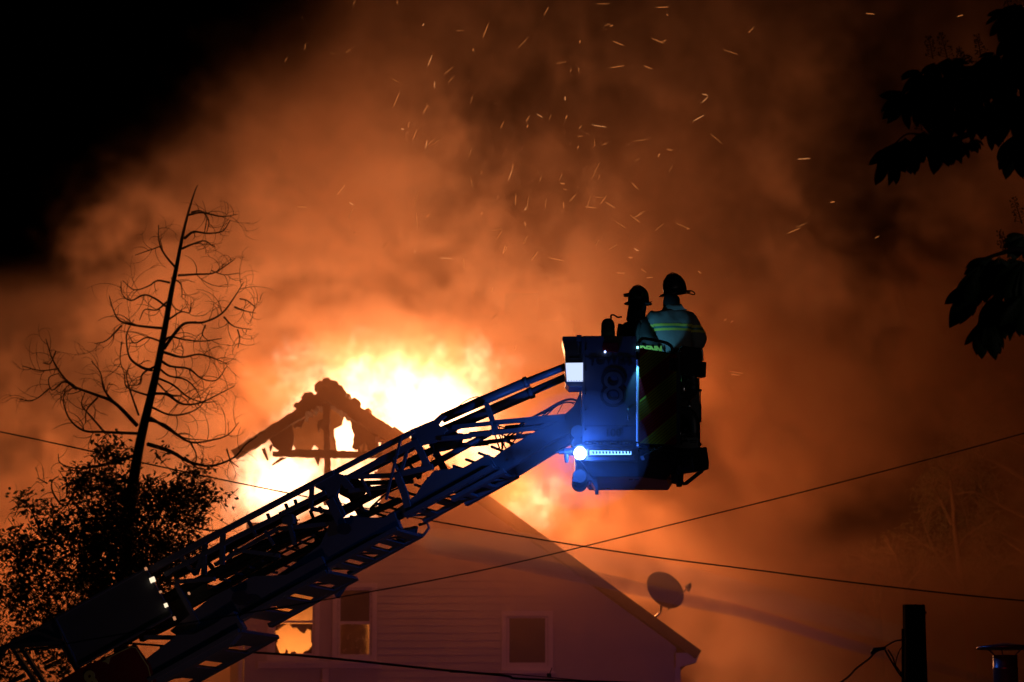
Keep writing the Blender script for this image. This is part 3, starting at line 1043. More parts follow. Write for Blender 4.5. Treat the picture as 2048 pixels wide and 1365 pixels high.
# hydraulic boxes inside the lattice
plate('sensor_box', [(561, 1036), (583, 1028), (588, 1040), (586, 1048), (564, 1048)], .05, .14, bevel=.01)
for (cx, cy_, rx_, ry_) in [(688, 1058, 15, 12), (505, 1205, 20, 16), (447, 1270, 9, 8), (480, 1196, 17, 15)]:
    plate('hole_ring', [(cx + rx_ * math.cos(k * math.pi / 8), cy_ + ry_ * math.sin(k * math.pi / 8)) for k in range(16)], -.006 if cx > 500 else -.13, .004, m=M_STEEL)
# round climbing rungs between the two sides
for k in range(26):
    t = k / 25
    a = N(1060 + (420 - 1060) * t, 856 + (1172 - 856) * t, O4 + (O1 - O4) * t)
    w = W4 + (W1_ - W4) * t
    MB().tube([a, a + BW * w], .017, 6).build('rung', M_STEEL, boom)
for k in range(22):
    t = k / 21
    c = N(1120 + (480 - 1120) * t, 868 + (1222 - 868) * t, -.01 + (O4 * (1 - t)) * .9)
    MB().tube([c, c - BW * .012], .012, 6).build('bolt', M_STEEL, boom)
# hoses and cables
def hose(pts, wpx, off, m=M_RUBBER):
    q = smooth_line([N(x, y, off + .02 * math.sin(i * 2.1)) for i, (x, y) in enumerate(pts)], 5)
    r = wpx / 2 * (q[0] - CAM).dot(FW) / FPX
    MB().tube(q, r, 6).build('hose', m, boom, smooth=True)


for pts, w, off in [
    ([(1155, 802), (1140, 799), (1118, 806), (1090, 822), (1060, 838), (1040, 850)], 5, .3),
    ([(1150, 806), (1128, 806), (1100, 820), (1076, 840), (1048, 862), (1030, 880), (1020, 895)], 3, .4),
    ([(1120, 808), (1098, 822), (1066, 836), (1040, 860), (1022, 872), (1018, 884), (1024, 894)], 3, .5),
    ([(1140, 805), (1152, 811)], 1.5, .4),
    ([(1125, 809), (1114, 829)], 1.4, .4),
    ([(1108, 816), (1090, 832), (1062, 842), (1036, 858), (1015, 872), (1008, 888), (1012, 898)], 3, .45),
    ([(988, 850), (1012, 857), (1036, 866), (1056, 880)], 3, .4),
    ([(984, 850), (992, 876), (1000, 900), (1003, 904)], 3.2, .35),
    ([(990, 850), (1002, 880), (1004, 902)], 2.6, .4),
    ([(996, 848), (1004, 872), (1006, 898)], 2.2, .45),
    ([(990, 864), (1010, 872), (1030, 876), (1048, 872)], 3, .5),
    ([(972, 808), (962, 796), (948, 795), (930, 803), (918, 812), (905, 820)], 2.2, .3),
    ([(1078, 846), (1072, 852), (1074, 860)], 1.5, .3),
    ([(864, 886), (868, 900), (866, 914), (862, 922)], 1.6, .3),
    ([(858, 908), (872, 914), (880, 920)], 1.8, .3),
    ([(884, 932), (886, 938), (880, 944)], 2.4, .3),
    ([(817, 898), (822, 900), (828, 898)], 2, .2),
    ([(1030, 862), (1044, 852), (1062, 846), (1088, 846)], 2, .45),
    ([(700, 1010), (660, 1024), (600, 1050), (540, 1076), (470, 1110)], 5, .45),
    ([(720, 1030), (660, 1058), (600, 1088), (520, 1130)], 5, .6),
    ([(600, 1010), (560, 1040), (500, 1058), (470, 1080)], 4, .6),
    ([(510, 1060), (530, 1046), (552, 1036), (580, 1026), (610, 1020)], 3, .5),
    ([(505, 1068), (522, 1052), (545, 1048), (600, 1040)], 3, .7),
    ([(470, 1140), (520, 1120), (560, 1090), (620, 1070)], 6, .7),
    ([(640, 1016), (652, 1022), (668, 1018)], 5, .4),
    ([(760, 1006), (740, 1018), (770, 990), (800, 975)], 4, .5),
]:
    hose(pts, w, off)

# ------------------------------------------------------------------ basket
BD = 33.0
CC = P(1275, 890, BD)          # lower front corner
YC = CC.y


def K(px, py, x=None, y=None, line=None):
    """point of the basket seen at a pixel, on the vertical plane through plan line ((x0,y0),(x1,y1)) relative to the corner"""
    (x0, y0), (x1, y1) = line
    p0 = Vector((CC.x + x0, CC.y + y0, 0))
    dd = Vector((x1 - x0, y1 - y0, 0)).normalized()
    return PP(px, py, p0, Vector((-dd.y, dd.x, 0)))


LF = ((-1, 0), (0, 0))           # left front face
CH = ((0, 0), (1, 1))            # chevron face
basket = empty('ladder_basket', CC + Vector((0, .8, -.3)), 'fire rescue basket with dark side panel numbered 8 and striped red and yellow corner panel', 'rescue basket')


def kp(name, pts, line, depth, m=M_PANEL, bevel=0.0, proud=0.0, smooth=False, parent=None):
    (x0, y0), (x1, y1) = line
    dd = Vector((x1 - x0, y1 - y0, 0)).normalized()
    n = Vector((-dd.y, dd.x, 0))
    if n.y < 0: n = -n
    q = [K(x, y, line=line) - n * proud for x, y in pts]
    return MB().prism(q, n * depth).build(name, m, parent or basket, bevel=bevel)


def plan(x, y, z):
    return Vector((CC.x + x, CC.y + y, z))


ZT = K(1220, 672, line=LF).z
Z0 = CC.z
kp('side_panel', [(1166, 672), (1273, 672), (1273, 889), (1166, 889)], LF, .05, bevel=.006)
for y in (700, 742, 788, 820, 860):
    c = K(1171, y, line=LF)
    MB().tube([c, c - Vector((0, .012, 0))], .009, 8).build('rivet', M_CHROME, basket)
MB().tube([K(1275, 720, line=LF) - Vector((0, .01, 0)), K(1275, 884, line=LF) - Vector((0, .01, 0))], .016, 8).build('corner_trim', M_EDGE, basket)
kp('chevron_panel', [(1277, 696), (1357, 708), (1357, 893), (1277, 889)], CH, .05, m=M_PANEL, bevel=.004)
# striped tape, clipped to the panel
def clip_poly(poly, fn):
    out = []
    for i in range(len(poly)):
        a, b = poly[i], poly[(i + 1) % len(poly)]
        fa, fb = fn(a), fn(b)
        if fa >= 0: out.append(a)
        if fa * fb < 0:
            t = fa / (fa - fb)
            out.append((a[0] + (b[0] - a[0]) * t, a[1] + (b[1] - a[1]) * t))
    return out


panel = [(1279, 699), (1354, 710), (1354, 890), (1279, 887)]
k = 0
c0 = 1722.5
while c0 < 2010:
    c1 = c0 + 42.5
    q = clip_poly(clip_poly(panel, lambda p: (p[0] * .82 + p[1]) - c0), lambda p: c1 - (p[0] * .82 + p[1]))
    if len(q) > 2:
        kp('chevron_stripe', q, CH, .002, m=M_RED if k % 2 == 0 else M_YEL, proud=.003)
        e = c0 + 5
        while e < c1 - 2:
            q2 = clip_poly(clip_poly(panel, lambda p: (p[0] * .82 + p[1]) - e), lambda p: e + 1.0 - (p[0] * .82 + p[1]))
            if len(q2) > 2:
                kp('tape_ridge', q2, CH, .002, m=M_DARKLET, proud=.0055)
            e += 6.5
    c0 = c1
    k += 1
# lettering of the side panel
o = K(1219, 722, line=LF) - Vector((0, .006, 0))
text('lettering', 'TOWER', .135, M_DARKLET, basket, o, Vector((1, 0, 0)), Vector((0, 0, 1)), .002, arc=.35, bold=.004)
o = K(1226, 780, line=LF) - Vector((0, .006, 0))
text('number', '8', .62, M_DARKLET, basket, o, Vector((1, 0, 0)), Vector((0, 0, 1)), .002, bold=.014)
text('number_highlight', '8', .56, M_STEEL, basket, o - Vector((0, .004, 0)), Vector((1, 0, 0)), Vector((0, 0, 1)), .001, bold=-.006)
o = K(1226, 867, line=LF) - Vector((0, .006, 0))
text('lettering', '100', .13, M_DARKLET, basket, o, Vector((1, 0, 0)), Vector((0, 0, 1)), .002, bold=.003)
kp('panel_seam', [(1167, 714.5), (1272, 714.5), (1272, 715.5), (1167, 715.5)], LF, .004, m=M_DARKLET, proud=.003)
kp('panel_seam', [(1167, 852), (1272, 852), (1272, 853), (1167, 853)], LF, .004, m=M_DARKLET, proud=.003)
kp('hinge_strip', [(1167.5, 676), (1170, 676), (1170, 886), (1167.5, 886)], LF, .006, m=M_STEEL, proud=.006)
for i in range(7):
    for yy in (676.5, 885):
        c = K(1180 + i * 14, yy, line=LF)
        MB().tube([c, c - Vector((0, .008, 0))], .007, 6).build('rivet', M_CHROME, basket)
q = [K(x, y, line=LF) + Vector((0, -.04, 0)) for x, y in [(1256, 840), (1256, 835), (1256, 822), (1256, 817)]]
MB().tube([q[0] + Vector((0, .04, 0)), q[1], q[2], q[3] + Vector((0, .04, 0))], .008, 6).build('grab_handle', M_STEEL, basket, smooth=True)
# tail lamp
q = kp('tail_lamp', [(1206, 686), (1236, 686), (1238, 696), (1236, 706), (1206, 704), (1204, 694)], LF, .02, m=mat('red_lamp_plastic', (.12, .01, .01), .2), proud=.02, bevel=.005)
MB().tube([K(1210, 705, line=LF) - Vector((0, .02, 0)), K(1210, 705, line=LF) - Vector((0, .04, 0))], .012, 8).build('lamp_bulb', emat('bulb_blue', (.35, .5, 1), 5), basket)
MB().box(plan(.1, 1.15, Z0 + .09), 1.3, .9, .17).build('raised_floor', M_STEEL, basket)
# left box of the basket and its lit lamp
LB = ((-1, .10), (0, .10))
kp('side_locker', [(1126, 673), (1167, 673), (1167, 762), (1169, 774), (1139, 774), (1131, 766), (1130, 704), (1124, 679)], LB, .45, bevel=.006)
kp('locker_latch', [(1153, 671), (1163, 671), (1163, 683), (1153, 683)], LB, .03, m=M_STEEL, proud=.03)
kp('locker_handle', [(1139, 715), (1159, 715), (1159, 716.6), (1139, 716.6)], LB, .01, m=M_CHROME, proud=.02)
kp('locker_hinge', [(1155, 686), (1159, 686), (1159, 708), (1155, 708)], LB, .02, m=M_STEEL, proud=.02)
kp('scene_light', [(1130.5, 727.5), (1168, 727), (1169, 766), (1133, 766)], LB, .05, m=M_STEEL, proud=.055)
kp('lamp_lens', [(1131, 728), (1167.5, 727.5), (1168.5, 765), (1133.5, 765)], LB, .004, m=E_WHITEB, proud=.063)
for i in range(6):
    kp('lens_screw', [(1136 + i * 5.5, 763), (1137.5 + i * 5.5, 763), (1137.5 + i * 5.5, 764.2), (1136 + i * 5.5, 764.2)], LB, .003, m=M_STEEL, proud=.068)
# back and side walls of the basket
def wall(x0, y0, x1, y1, z0, z1, name='inner_panel', t=.04, m=M_PANEL):
    a, b = plan(x0, y0, z0), plan(x1, y1, z0)
    MB().prism([a, b, plan(x1, y1, z1), plan(x0, y0, z1)], Vector((b - a).normalized().cross(Vector((0, 0, 1)))) * t).build(name, m, basket)


wall(-.64, .06, -.64, 1.7, Z0, ZT - .02)
wall(-.64, 1.7, .84, 1.7, Z0, ZT - .25)
# floor with bead edge
fl = [(-.70, -.03), (.02, -.03), (.87, .82), (.87, 1.72), (-.70, 1.72)]
MB().prism([plan(x, y, Z0 - .045) for x, y in fl], Vector((0, 0, .04))).build('floor_plate', M_STEEL, basket)
for i in range(14):
    c = K(1168 + i * 6.6, 888, line=LF)
    MB().box(c + Vector((0, -.03, .004)), .022, .02, .014).build('floor_cleat', M_CHROME, basket)
for i in range(20):
    t = .03 + i * .04
    MB().box(plan(t, t - .045, Z0 + .004), .02, .02, .014, R(45)).build('floor_cleat', M_CHROME, basket)
# sill under the left panel: housing with the light bar
kp('sill_box', [(1163, 889.5), (1268, 890), (1268, 922), (1163, 922)], LF, .25, m=M_PANEL, proud=.03)
kp('light_bar', [(1176, 900), (1264, 902), (1264, 913), (1176, 914)], LF, .03, m=M_CHROME, proud=.058)
kp('light_bar_face', [(1164, 890.5), (1266, 891), (1266, 900.5), (1176, 899), (1164, 899)], LF, .01, m=M_CHROME, proud=.036)
kp('lens_strip', [(1179, 902.5), (1262, 904.5), (1262, 911), (1179, 911.5)], LF, .006, m=E_BAR, proud=.064)
for i in range(12):
    x = 1184 + i * 6.6
    kp('lens_louvre', [(x, 904.5), (x + 4.2, 904.8), (x + 3.6, 909.5), (x + 1.2, 909.5)], LF, .004, m=M_STEEL, proud=.069)
kp('end_cap', [(1267, 890), (1275, 890), (1275, 924), (1267, 923)], LF, .2, m=M_PANEL, proud=.02)
# strobe at the left end of the sill
sb = K(1160, 908, line=LF) + Vector((0, -.05, 0))
MB().box(sb + Vector((.0, .06, 0)), .12, .10, .16).build('strobe_housing', M_STEEL, basket, bevel=.01)
rings = []
for i in range(7):
    a = math.pi / 2 * i / 6
    rings.append([sb + Vector((math.cos(q) * .07 * math.cos(a), -.05 * math.sin(a) - .0, math.sin(q) * .075 * math.cos(a))) for q in [2 * math.pi * j / 16 for j in range(16)]])
MB().loft(rings).build('strobe_lens', E_BLUE, basket, smooth=True)
lamp('strobe_light', 'POINT', sb + Vector((-.02, -.13, 0)), 62, (.03, .16, 1.0), .04)
lamp('scene_lamp_light', 'POINT', K(1150, 747, line=LB) + Vector((0, -.25, -.05)), .5, (.3, .42, 1.0), .1)
# nozzle stub at the far left
st = K(1128, 905, line=LB)
MB().tube([st + Vector((-.10, 0, .0)), st + Vector((-.06, 0, 0)), st + Vector((-.06, 0, 0)), st + Vector((.0, 0, .01)), st + Vector((.0, 0, .01)), st + Vector((.18, 0, 0))], [.012, .014, .026, .030, .045, .042], 10).build('hose_coupling', M_STEEL, basket)
MB().tube([st + Vector((.03, 0, -.02)), st + Vector((.03, 0, -.12))], [.03, .02], 8).build('coupling_valve', M_STEEL, basket)
# rounded pivot body under the strobe
for (px, py, r, d0) in [(1160, 950, .10, .12), (1156, 862, .10, .1), (1156, 885, .09, .1), (1161, 958, .11, .2)]:
    c = K(px, py, line=LF) + Vector((0, d0, 0))
    MB().tube([c, c + Vector((0, .03, 0)), c + Vector((0, .35, 0)), c + Vector((0, .38, 0))], [r * .8, r * .85, r * .85, r * .8], 20).build('pivot_housing', M_RUBBER, basket, smooth=False)
kp('pivot_lug', [(1144, 963), (1148, 955), (1156, 960), (1152, 964)], LF, .1)
kp('pivot_arm', [(1150, 868), (1190, 868), (1195, 985), (1186, 968), (1183, 960), (1168, 964), (1150, 965)], ((-1, .3), (0, .3)), .3)
q = [K(x, y, line=((-1, .25), (0, .25))) for x, y in [(1170, 964), (1173, 969), (1177, 970), (1181, 967), (1182, 962)]]
MB().tube(smooth_line(q), .009, 6).build('tow_hook', M_STEEL, basket)
kp('foot', [(1191, 980), (1198, 980), (1197, 989), (1190, 988)], ((-1, .4), (0, .4)), .06, m=M_STEEL)
# belly: tapered hull below the floor
top = [(-.70, .02), (.0, .0), (.47, .47), (.60, 1.1), (.60, 1.70), (-.70, 1.70)]
bot = [(-.52, .22), (.02, .18), (.36, .52), (.44, 1.1), (.44, 1.60), (-.52, 1.60)]
zt_, zb_ = Z0 - .09, PY(1240, 981, YC + 1.6).z
MB().loft([[plan(x, y, zt_) for x, y in top], [plan(x, y, zb_ + .12) for x, y in [(a[0] * .5 + b[0] * .5, a[1] * .5 + b[1] * .5) for a, b in zip(top, bot)]], [plan(x, y, zb_) for x, y in bot]]).build('belly_hull', M_PANEL, basket, bevel=.01)
for (x0, y0, x1, y1) in [(1305, 949, 1350, 949), (1310, 959, 1355, 958), (1259, 960, 1264, 960), (1270, 960, 1276, 960), (1290, 951, 1300, 952)]:
    a, b = K(x0, y0, line=((0, .35), (1, 1.05))), K(x1, y1, line=((0, .35), (1, 1.05)))
    MB().bar(a, b, Vector((0, 0, 1)), .012, .03).build('hull_rail', M_CHROME, basket)
# right step platform under the chevron panel
def cbar(pts, w, name='step_frame', m=M_STEEL, line=CH, off=0.0, t=.05):
    for (a, b) in zip(pts[:-1], pts[1:]):
        MB().bar(K(*a, line=line) + Vector((off, -off, 0)), K(*b, line=line) + Vector((off, -off, 0)), Vector((0, 0, 1)), w, t).build(name, m, basket)


SP = ((.05, -.05), (1, .90))
cbar([(1275, 890), (1412, 905)], .03, line=SP, m=M_CHROME, t=.03)
cbar([(1285, 917), (1322, 897)], .05, line=SP, m=M_PANEL)
cbar([(1358, 935), (1400, 906)], .05, line=SP, m=M_PANEL)
kp('step_grille', [(1303, 909), (1360, 916), (1360, 925), (1298, 917)], SP, .02, m=M_PANEL)
for i in range(13):
    x = 1306 + i * 4.1
    kp('grille_slot', [(x, 911 + i * .45), (x + 2.2, 911.4 + i * .45), (x + 1.4, 914 + i * .5), (x - .8, 914 + i * .5)], SP, .004, m=M_DARKLET, proud=.004)
kp('step_beam', [(1275, 895), (1360, 905), (1414, 912), (1414, 938), (1385, 944), (1362, 950), (1350, 936), (1275, 924)], ((0, .12), (1, 1.12)), .04, m=M_STEEL)
kp('end_box', [(1390, 896), (1414, 894), (1419, 925), (1418, 939), (1404, 944), (1388, 942), (1384, 915)], ((.3, .10), (1, .80)), .3, m=M_STEEL, bevel=.01)
for (px, py) in [(1405, 910), (1398, 919)]:
    c = K(px, py, line=((.3, .10), (1, .80)))
    MB().tube([c, c + Vector((.007, -.007, 0))], .008, 6).build('bolt', M_CHROME, basket)
cbar([(1359, 950), (1364, 968), (1371, 968), (1404, 942)], .035, line=((0, .2), (1, 1.2)), t=.04)
kp('foot', [(1358, 966), (1364, 966), (1364, 974), (1359, 974)], ((0, .2), (1, 1.2)), .05, m=M_STEEL)
kp('hull_corner', [(1355, 935), (1368, 945), (1366, 968), (1356, 966)], ((0, .15), (1, 1.15)), .1, m=M_STEEL)
# hand rails
def rail(pts, line, r=.019, m=M_STEEL, name='hand_rail'):
    q = smooth_line([K(x, y, line=line) for x, y in pts], 4)
    MB().tube(q, r, 10).build(name, m, basket, smooth=True)


rail([(1277, 700), (1277, 688), (1282, 679), (1292, 678), (1320, 683), (1334, 687), (1343, 694), (1346, 706)], CH)
RB = ((.0, .0), (1, 1.0))
kp('monitor_guard', [(1361, 699), (1367, 695), (1400, 699), (1404, 703), (1405, 752), (1362, 752)], RB, .02, m=M_STEEL)
rail([(1359, 704), (1362, 697), (1367, 694.5), (1385, 697), (1401, 699), (1404, 704), (1405, 722)], RB, .014, M_CHROME)
cbar([(1355, 705), (1355, 892)], .05, line=CH, m=M_PANEL, name='door_post', t=.06) if False else None
MB().bar(K(1356, 703, line=CH), K(1356, 893, line=CH), Vector((1, 0, 0)), .05, .05).build('door_post', M_PANEL, basket)
kp('door_latch', [(1338, 716), (1352, 718), (1352, 744), (1338, 741)], CH, .03, m=M_STEEL, proud=.03)
# work lamp at the corner (lights the coat behind it)
wl = K(1275, 696, line=LF) + Vector((0, -.02, 0))
MB().tube([wl + Vector((0, 0, -.012)), wl + Vector((0, 0, .012))], .012, 8).build('work_lamp_bulb', E_CYAN, basket)
MB().box(wl + Vector((0, .03, -.03)), .05, .04, .04).build('work_lamp_housing', M_STEEL, basket)

# ------------------------------------------------------------------ water monitor on the right of the basket
MO = ((.0, .25), (1, 1.0))
mon = empty('water_monitor', K(1378, 890, line=MO) - world_loc(basket), 'dark water cannon piping with two big elbows')
mon.parent = basket


def mt(name, pts, wpx, line=MO, m=M_STEEL, sub=5, n=14):
    q = smooth_line([K(x, y, line=line) for x, y in pts], sub) if len(pts) > 2 else [K(x, y, line=line) for x, y in pts]
    if not isinstance(wpx, (list, tuple)): wpx = [wpx, wpx]
    ws = np.interp(np.linspace(0, 1, len(q)), np.linspace(0, 1, len(wpx)), wpx)
    return MB().tube(q, [w / 2 * (p - CAM).dot(FW) / FPX for p, w in zip(q, ws)], n).build(name, m, mon, smooth=True)


mt('upper_elbow', [(1384, 716), (1385, 745), (1387, 770), (1384, 786), (1372, 792), (1356, 796)], [12, 16, 18, 20, 22, 20])
mt('lower_elbow', [(1357, 826), (1368, 824), (1380, 830), (1387, 846), (1388, 870), (1386, 888)], [18, 22, 24, 24, 20, 22])
mt('riser_pipe', [(1368, 752), (1366, 800)], 14, m=M_CHROME)
mt('stub_pipe', [(1379, 800), (1379, 822)], 6, m=M_CHROME)
for (a, b, w) in [((1384, 760), (1384, 765), 24), ((1386, 868), (1386, 872), 28), ((1386, 882), (1386, 888), 28), ((1380, 775), (1392, 775), 20), ((1384, 730), (1384, 734), 18)]:
    mt('pipe_flange', [a, b], w)
mt('control_rod', [(1401, 782), (1401, 810)], 2)
mt('control_rod', [(1401, 808), (1401, 842)], 4)
mt('rod_joint', [(1399, 781), (1402, 781)], 5)
mt('rod_joint', [(1399, 843), (1402, 843)], 4)
mt('lever', [(1388, 780), (1400, 781)], 4)
mt('lever', [(1390, 842), (1400, 843)], 4)
mt('valve_knob', [(1388, 762), (1394, 765)], 7)
mt('side_pipe', [(1361, 842), (1361, 890)], 6, m=M_CHROME)
mt('gauge', [(1369, 858), (1372, 858)], 8, m=M_CHROME)
mt('drain_pipe', [(1362, 884), (1372, 882), (1380, 886)], 6, m=M_CHROME)
mt('cross_pipe', [(1360, 870), (1385, 868)], 7)
for (x, y) in [(1394, 880), (1398, 889), (1392, 850), (1372, 874)]:
    mt('pipe_fitting', [(x - 3, y), (x + 3, y)], 7)
sl = MB()
q = [K(x, y, line=MO) for x, y in [(1396, 723), (1413.5, 724), (1412, 755), (1395, 752)]]
sl.prism(q, Vector((-.05, .09, 0)))
lampb = sl.build('unlit_scene_light', M_STEEL, basket, bevel=.006)
mt('lamp_bracket', [(1391, 730), (1396, 732), (1397, 742), (1390, 750)], 3)

# ball of thin mist added round the blue strobe only to give it a halo
mm = bpy.data.materials.new('strobe_halo_mist')
mm.use_nodes = True
nt = mm.node_tree
nt.nodes.clear()
oo = nt.nodes.new('ShaderNodeOutputMaterial')
pv = nt.nodes.new('ShaderNodeVolumePrincipled')
pv.inputs['Color'].default_value = (.85, .88, .95, 1)
pv.inputs['Density'].default_value = MIST_D
nt.links.new(pv.outputs[0], oo.inputs['Volume'])
rings = []
for i in range(1, 14):
    a = math.pi * i / 14
    rings.append([sb + Vector((math.cos(q) * .8 * math.sin(a), math.sin(q) * .8 * math.sin(a) - .3, -.7 * math.cos(a))) for q in [2 * math.pi * j / 24 for j in range(24)]])
mi = MB().loft(rings).build('strobe_halo_mist', M_WIRE, None, smooth=True)
mi.data.materials.clear()
mi.data.materials.append(mm)
tag(mi, 'added ball of thin mist giving the blue strobe lamp its halo', kind='stuff')

# ------------------------------------------------------------------ firefighters
def skin_mesh(name, joints, edges, m, parent, root=0, sub=2, noise=0.0):
    me = bpy.data.meshes.new(name)
    off = world_loc(parent)
    me.from_pydata([tuple(Vector(j[0]) - off) for j in joints], edges, [])
    o = bpy.data.objects.new(name, me)
    COL.objects.link(o)
    o.modifiers.new('skin', 'SKIN')
    if not me.skin_vertices:
        bpy.context.view_layer.objects.active = o
    sk = me.skin_vertices[0].data if me.skin_vertices else None
    if sk is None:
        bm = bmesh.new(); bm.from_mesh(me)
        bm.verts.layers.skin.verify(); bm.to_mesh(me); bm.free()
        sk = me.skin_vertices[0].data
    for i, j in enumerate(joints):
        r = j[1]
        sk[i].radius = r if isinstance(r, tuple) else (r, r)
        sk[i].use_root = (i == root)
    s = o.modifiers.new('sub', 'SUBSURF')
    s.levels = s.render_levels = sub
    dg = bpy.context.evaluated_depsgraph_get()
    me2 = bpy.data.meshes.new_from_object(o.evaluated_get(dg))
    o.modifiers.clear()
    o.data = me2
    if noise:
        from mathutils import noise as mn
        for v in me2.vertices:
            c = v.co * 9
            v.co += v.normal * (mn.noise(Vector((c.x, c.y, c.z * .55))) * noise + mn.noise(v.co * 22) * noise * .35)
    me2.materials.clear()
    me2.materials.append(m)
    me2.polygons.foreach_set('use_smooth', [True] * len(me2.polygons))
    o.parent = parent
    return o


def firefighter(root, ang, s, coat, name_label, lean=0.0, armsR=None, armsL=None, head_turn=0.0):
    """root: feet centre; ang: heading of the back's outward normal; s: scale"""
    rot = Matrix.Rotation(ang, 3, 'Z')
    base = Vector(root)

    def W(x, y, z):      # x to the figure's right seen from behind, y forward, z up
        return base + rot @ Vector((x * s, (y + lean * max(0, z - .9)) * s, z * s))
    t = empty('person', base, *name_label)
    J = [(W(0, 0, .95), (.15 * s, .12 * s)), (W(0, 0, 1.2), (.16 * s, .11 * s)), (W(0, 0, 1.42), (.17 * s, .11 * s)), (W(0, 0.01, 1.56), (.06 * s, .06 * s)),
         (W(0, .03, 1.70), (.085 * s, .10 * s)), (W(0, .03, 1.80), (.08 * s, .095 * s)), (W(0, .14, 1.70), (.016 * s, .016 * s)),
         (W(-.20, 0, 1.46), .075 * s), (W(.20, 0, 1.46), .075 * s)]
    E_ = [(0, 1), (1, 2), (2, 3), (3, 4), (4, 5), (4, 6), (2, 7), (2, 8)]
    aL = armsL or [(-.30, .02, 1.22), (-.20, .26, 1.10)]
    aR = armsR or [(.32, .02, 1.22), (.22, .26, 1.10)]
    for sh, arm in ((7, aL), (8, aR)):
        n = len(J)
        J.append((W(*arm[0]), .052 * s)); J.append((W(*arm[1]), .036 * s))
        E_ += [(sh, n), (n, n + 1)]
    for sx in (-1, 1):
        n = len(J)
        J += [(W(.10 * sx, 0, .85), .10 * s), (W(.11 * sx, .02, .48), .065 * s), (W(.12 * sx, -.01, .09), .05 * s), (W(.12 * sx, .14, .05), .045 * s)]
        E_ += [(0, n), (n, n + 1), (n + 1, n + 2), (n + 2, n + 3)]
    skin_mesh('body', J, E_, M_SKIN, t)
    # trousers and boots
    J = [(W(0, 0, .98), (.185 * s, .15 * s))]
    E_ = []
    for sx in (-1, 1):
        n = len(J)
        J += [(W(.11 * sx, 0, .82), .125 * s), (W(.12 * sx, .02, .48), .095 * s), (W(.125 * sx, -.01, .16), .085 * s)]
        E_ += [(0, n), (n, n + 1), (n + 1, n + 2)]
    skin_mesh('trousers', J, E_, M_COATD, t, noise=.012)
    for sx in (-1, 1):
        skin_mesh('boot', [(W(.125 * sx, -.02, .25), .07 * s), (W(.125 * sx, -.02, .07), .065 * s), (W(.125 * sx, .16, .055), .055 * s)], [(0, 1), (1, 2)], M_RUBBER, t)
    # coat: torso and arms as one garment
    J = [(W(0, 0, .86), (.25 * s, .19 * s)), (W(0, 0, 1.05), (.245 * s, .185 * s)), (W(0, -.005, 1.25), (.245 * s, .18 * s)), (W(0, -.01, 1.42), (.225 * s, .16 * s)), (W(0, 0, 1.53), (.12 * s, .11 * s)), (W(0, .01, 1.63), (.095 * s, .095 * s)),
         (W(-.21, 0, 1.46), .10 * s), (W(.21, 0, 1.46), .10 * s)]
    E_ = [(0, 1), (1, 2), (2, 3), (3, 4), (4, 5), (3, 6), (3, 7)]
    for sh, arm in ((6, aL), (7, aR)):
        n = len(J)
        J.append((W(*arm[0]), .105 * s)); J.append((Vector(W(*arm[1])).lerp(W(*arm[0]), .15), .066 * s))
        E_ += [(sh, n), (n, n + 1)]
    co = skin_mesh('turnout_coat', J, E_, coat, t, noise=.024)
    # gloves with fingers closed on the rail
    for arm in (aL, aR):
        h = W(*arm[1])
        el = W(*arm[0])
        d = (h - el).normalized()
        side = d.cross(Vector((0, 0, 1))).normalized()
        palm = h + d * .05 * s
        up = side.cross(d).normalized()
        mb = MB()
        mb.tube([h - d * .03 * s, h + d * .02 * s, palm, palm + d * .04 * s], [.034 * s, .04 * s, .043 * s, .036 * s], 10)
        for f in range(4):
            o_ = side * ((f - 1.5) * .021 * s)
            L = (.9, 1.05, 1.0, .8)[f]
            p0 = palm + d * .03 * s + o_
            mb.tube([p0, p0 + d * .035 * L * s, p0 + d * .045 * L * s - up * .03 * s, p0 + d * .02 * L * s - up * .05 * s], [.012 * s, .0115 * s, .011 * s, .009 * s], 7)
        p0 = palm + side * .035 * s
        mb.tube([p0, p0 + side * .02 * s + d * .02 * s, p0 + d * .035 * s - up * .03 * s], [.013 * s, .012 * s, .010 * s], 7)
        mb.build('glove', M_RUBBER, t, smooth=True)
    return t, W, rot, co


def garment_band(co, t, name, z0, z1, m, rot, base, outset=.007, xlim=None):
    """a strip of tape that follows the coat surface between two heights (world z)"""
    me = co.data
    off = world_loc(co)
    bm = bmesh.new()
    bm.from_mesh(me)
    for v in bm.verts: v.co += off
    for zc, inner, outer in ((z0, True, False), (z1, False, True)):
        bmesh.ops.bisect_plane(bm, geom=bm.verts[:] + bm.edges[:] + bm.faces[:], plane_co=(0, 0, zc), plane_no=(0, 0, 1), clear_inner=inner, clear_outer=outer)
    if xlim:
        n = rot @ Vector((1, 0, 0))
        for xc, inner in ((xlim[0], True), (xlim[1], False)):
            bmesh.ops.bisect_plane(bm, geom=bm.verts[:] + bm.edges[:] + bm.faces[:], plane_co=base + n * xc, plane_no=n, clear_inner=inner, clear_outer=not inner)
    bm.normal_update()
    for v in bm.verts: v.co += v.normal * outset - world_loc(t)
    me2 = bpy.data.meshes.new(name)
    bm.to_mesh(me2)
    bm.free()
    me2.materials.clear()
    me2.materials.append(m)
    me2.polygons.foreach_set('use_smooth', [True] * len(me2.polygons))
    o = bpy.data.objects.new(name, me2)
    COL.objects.link(o)
    o.parent = t
    return o


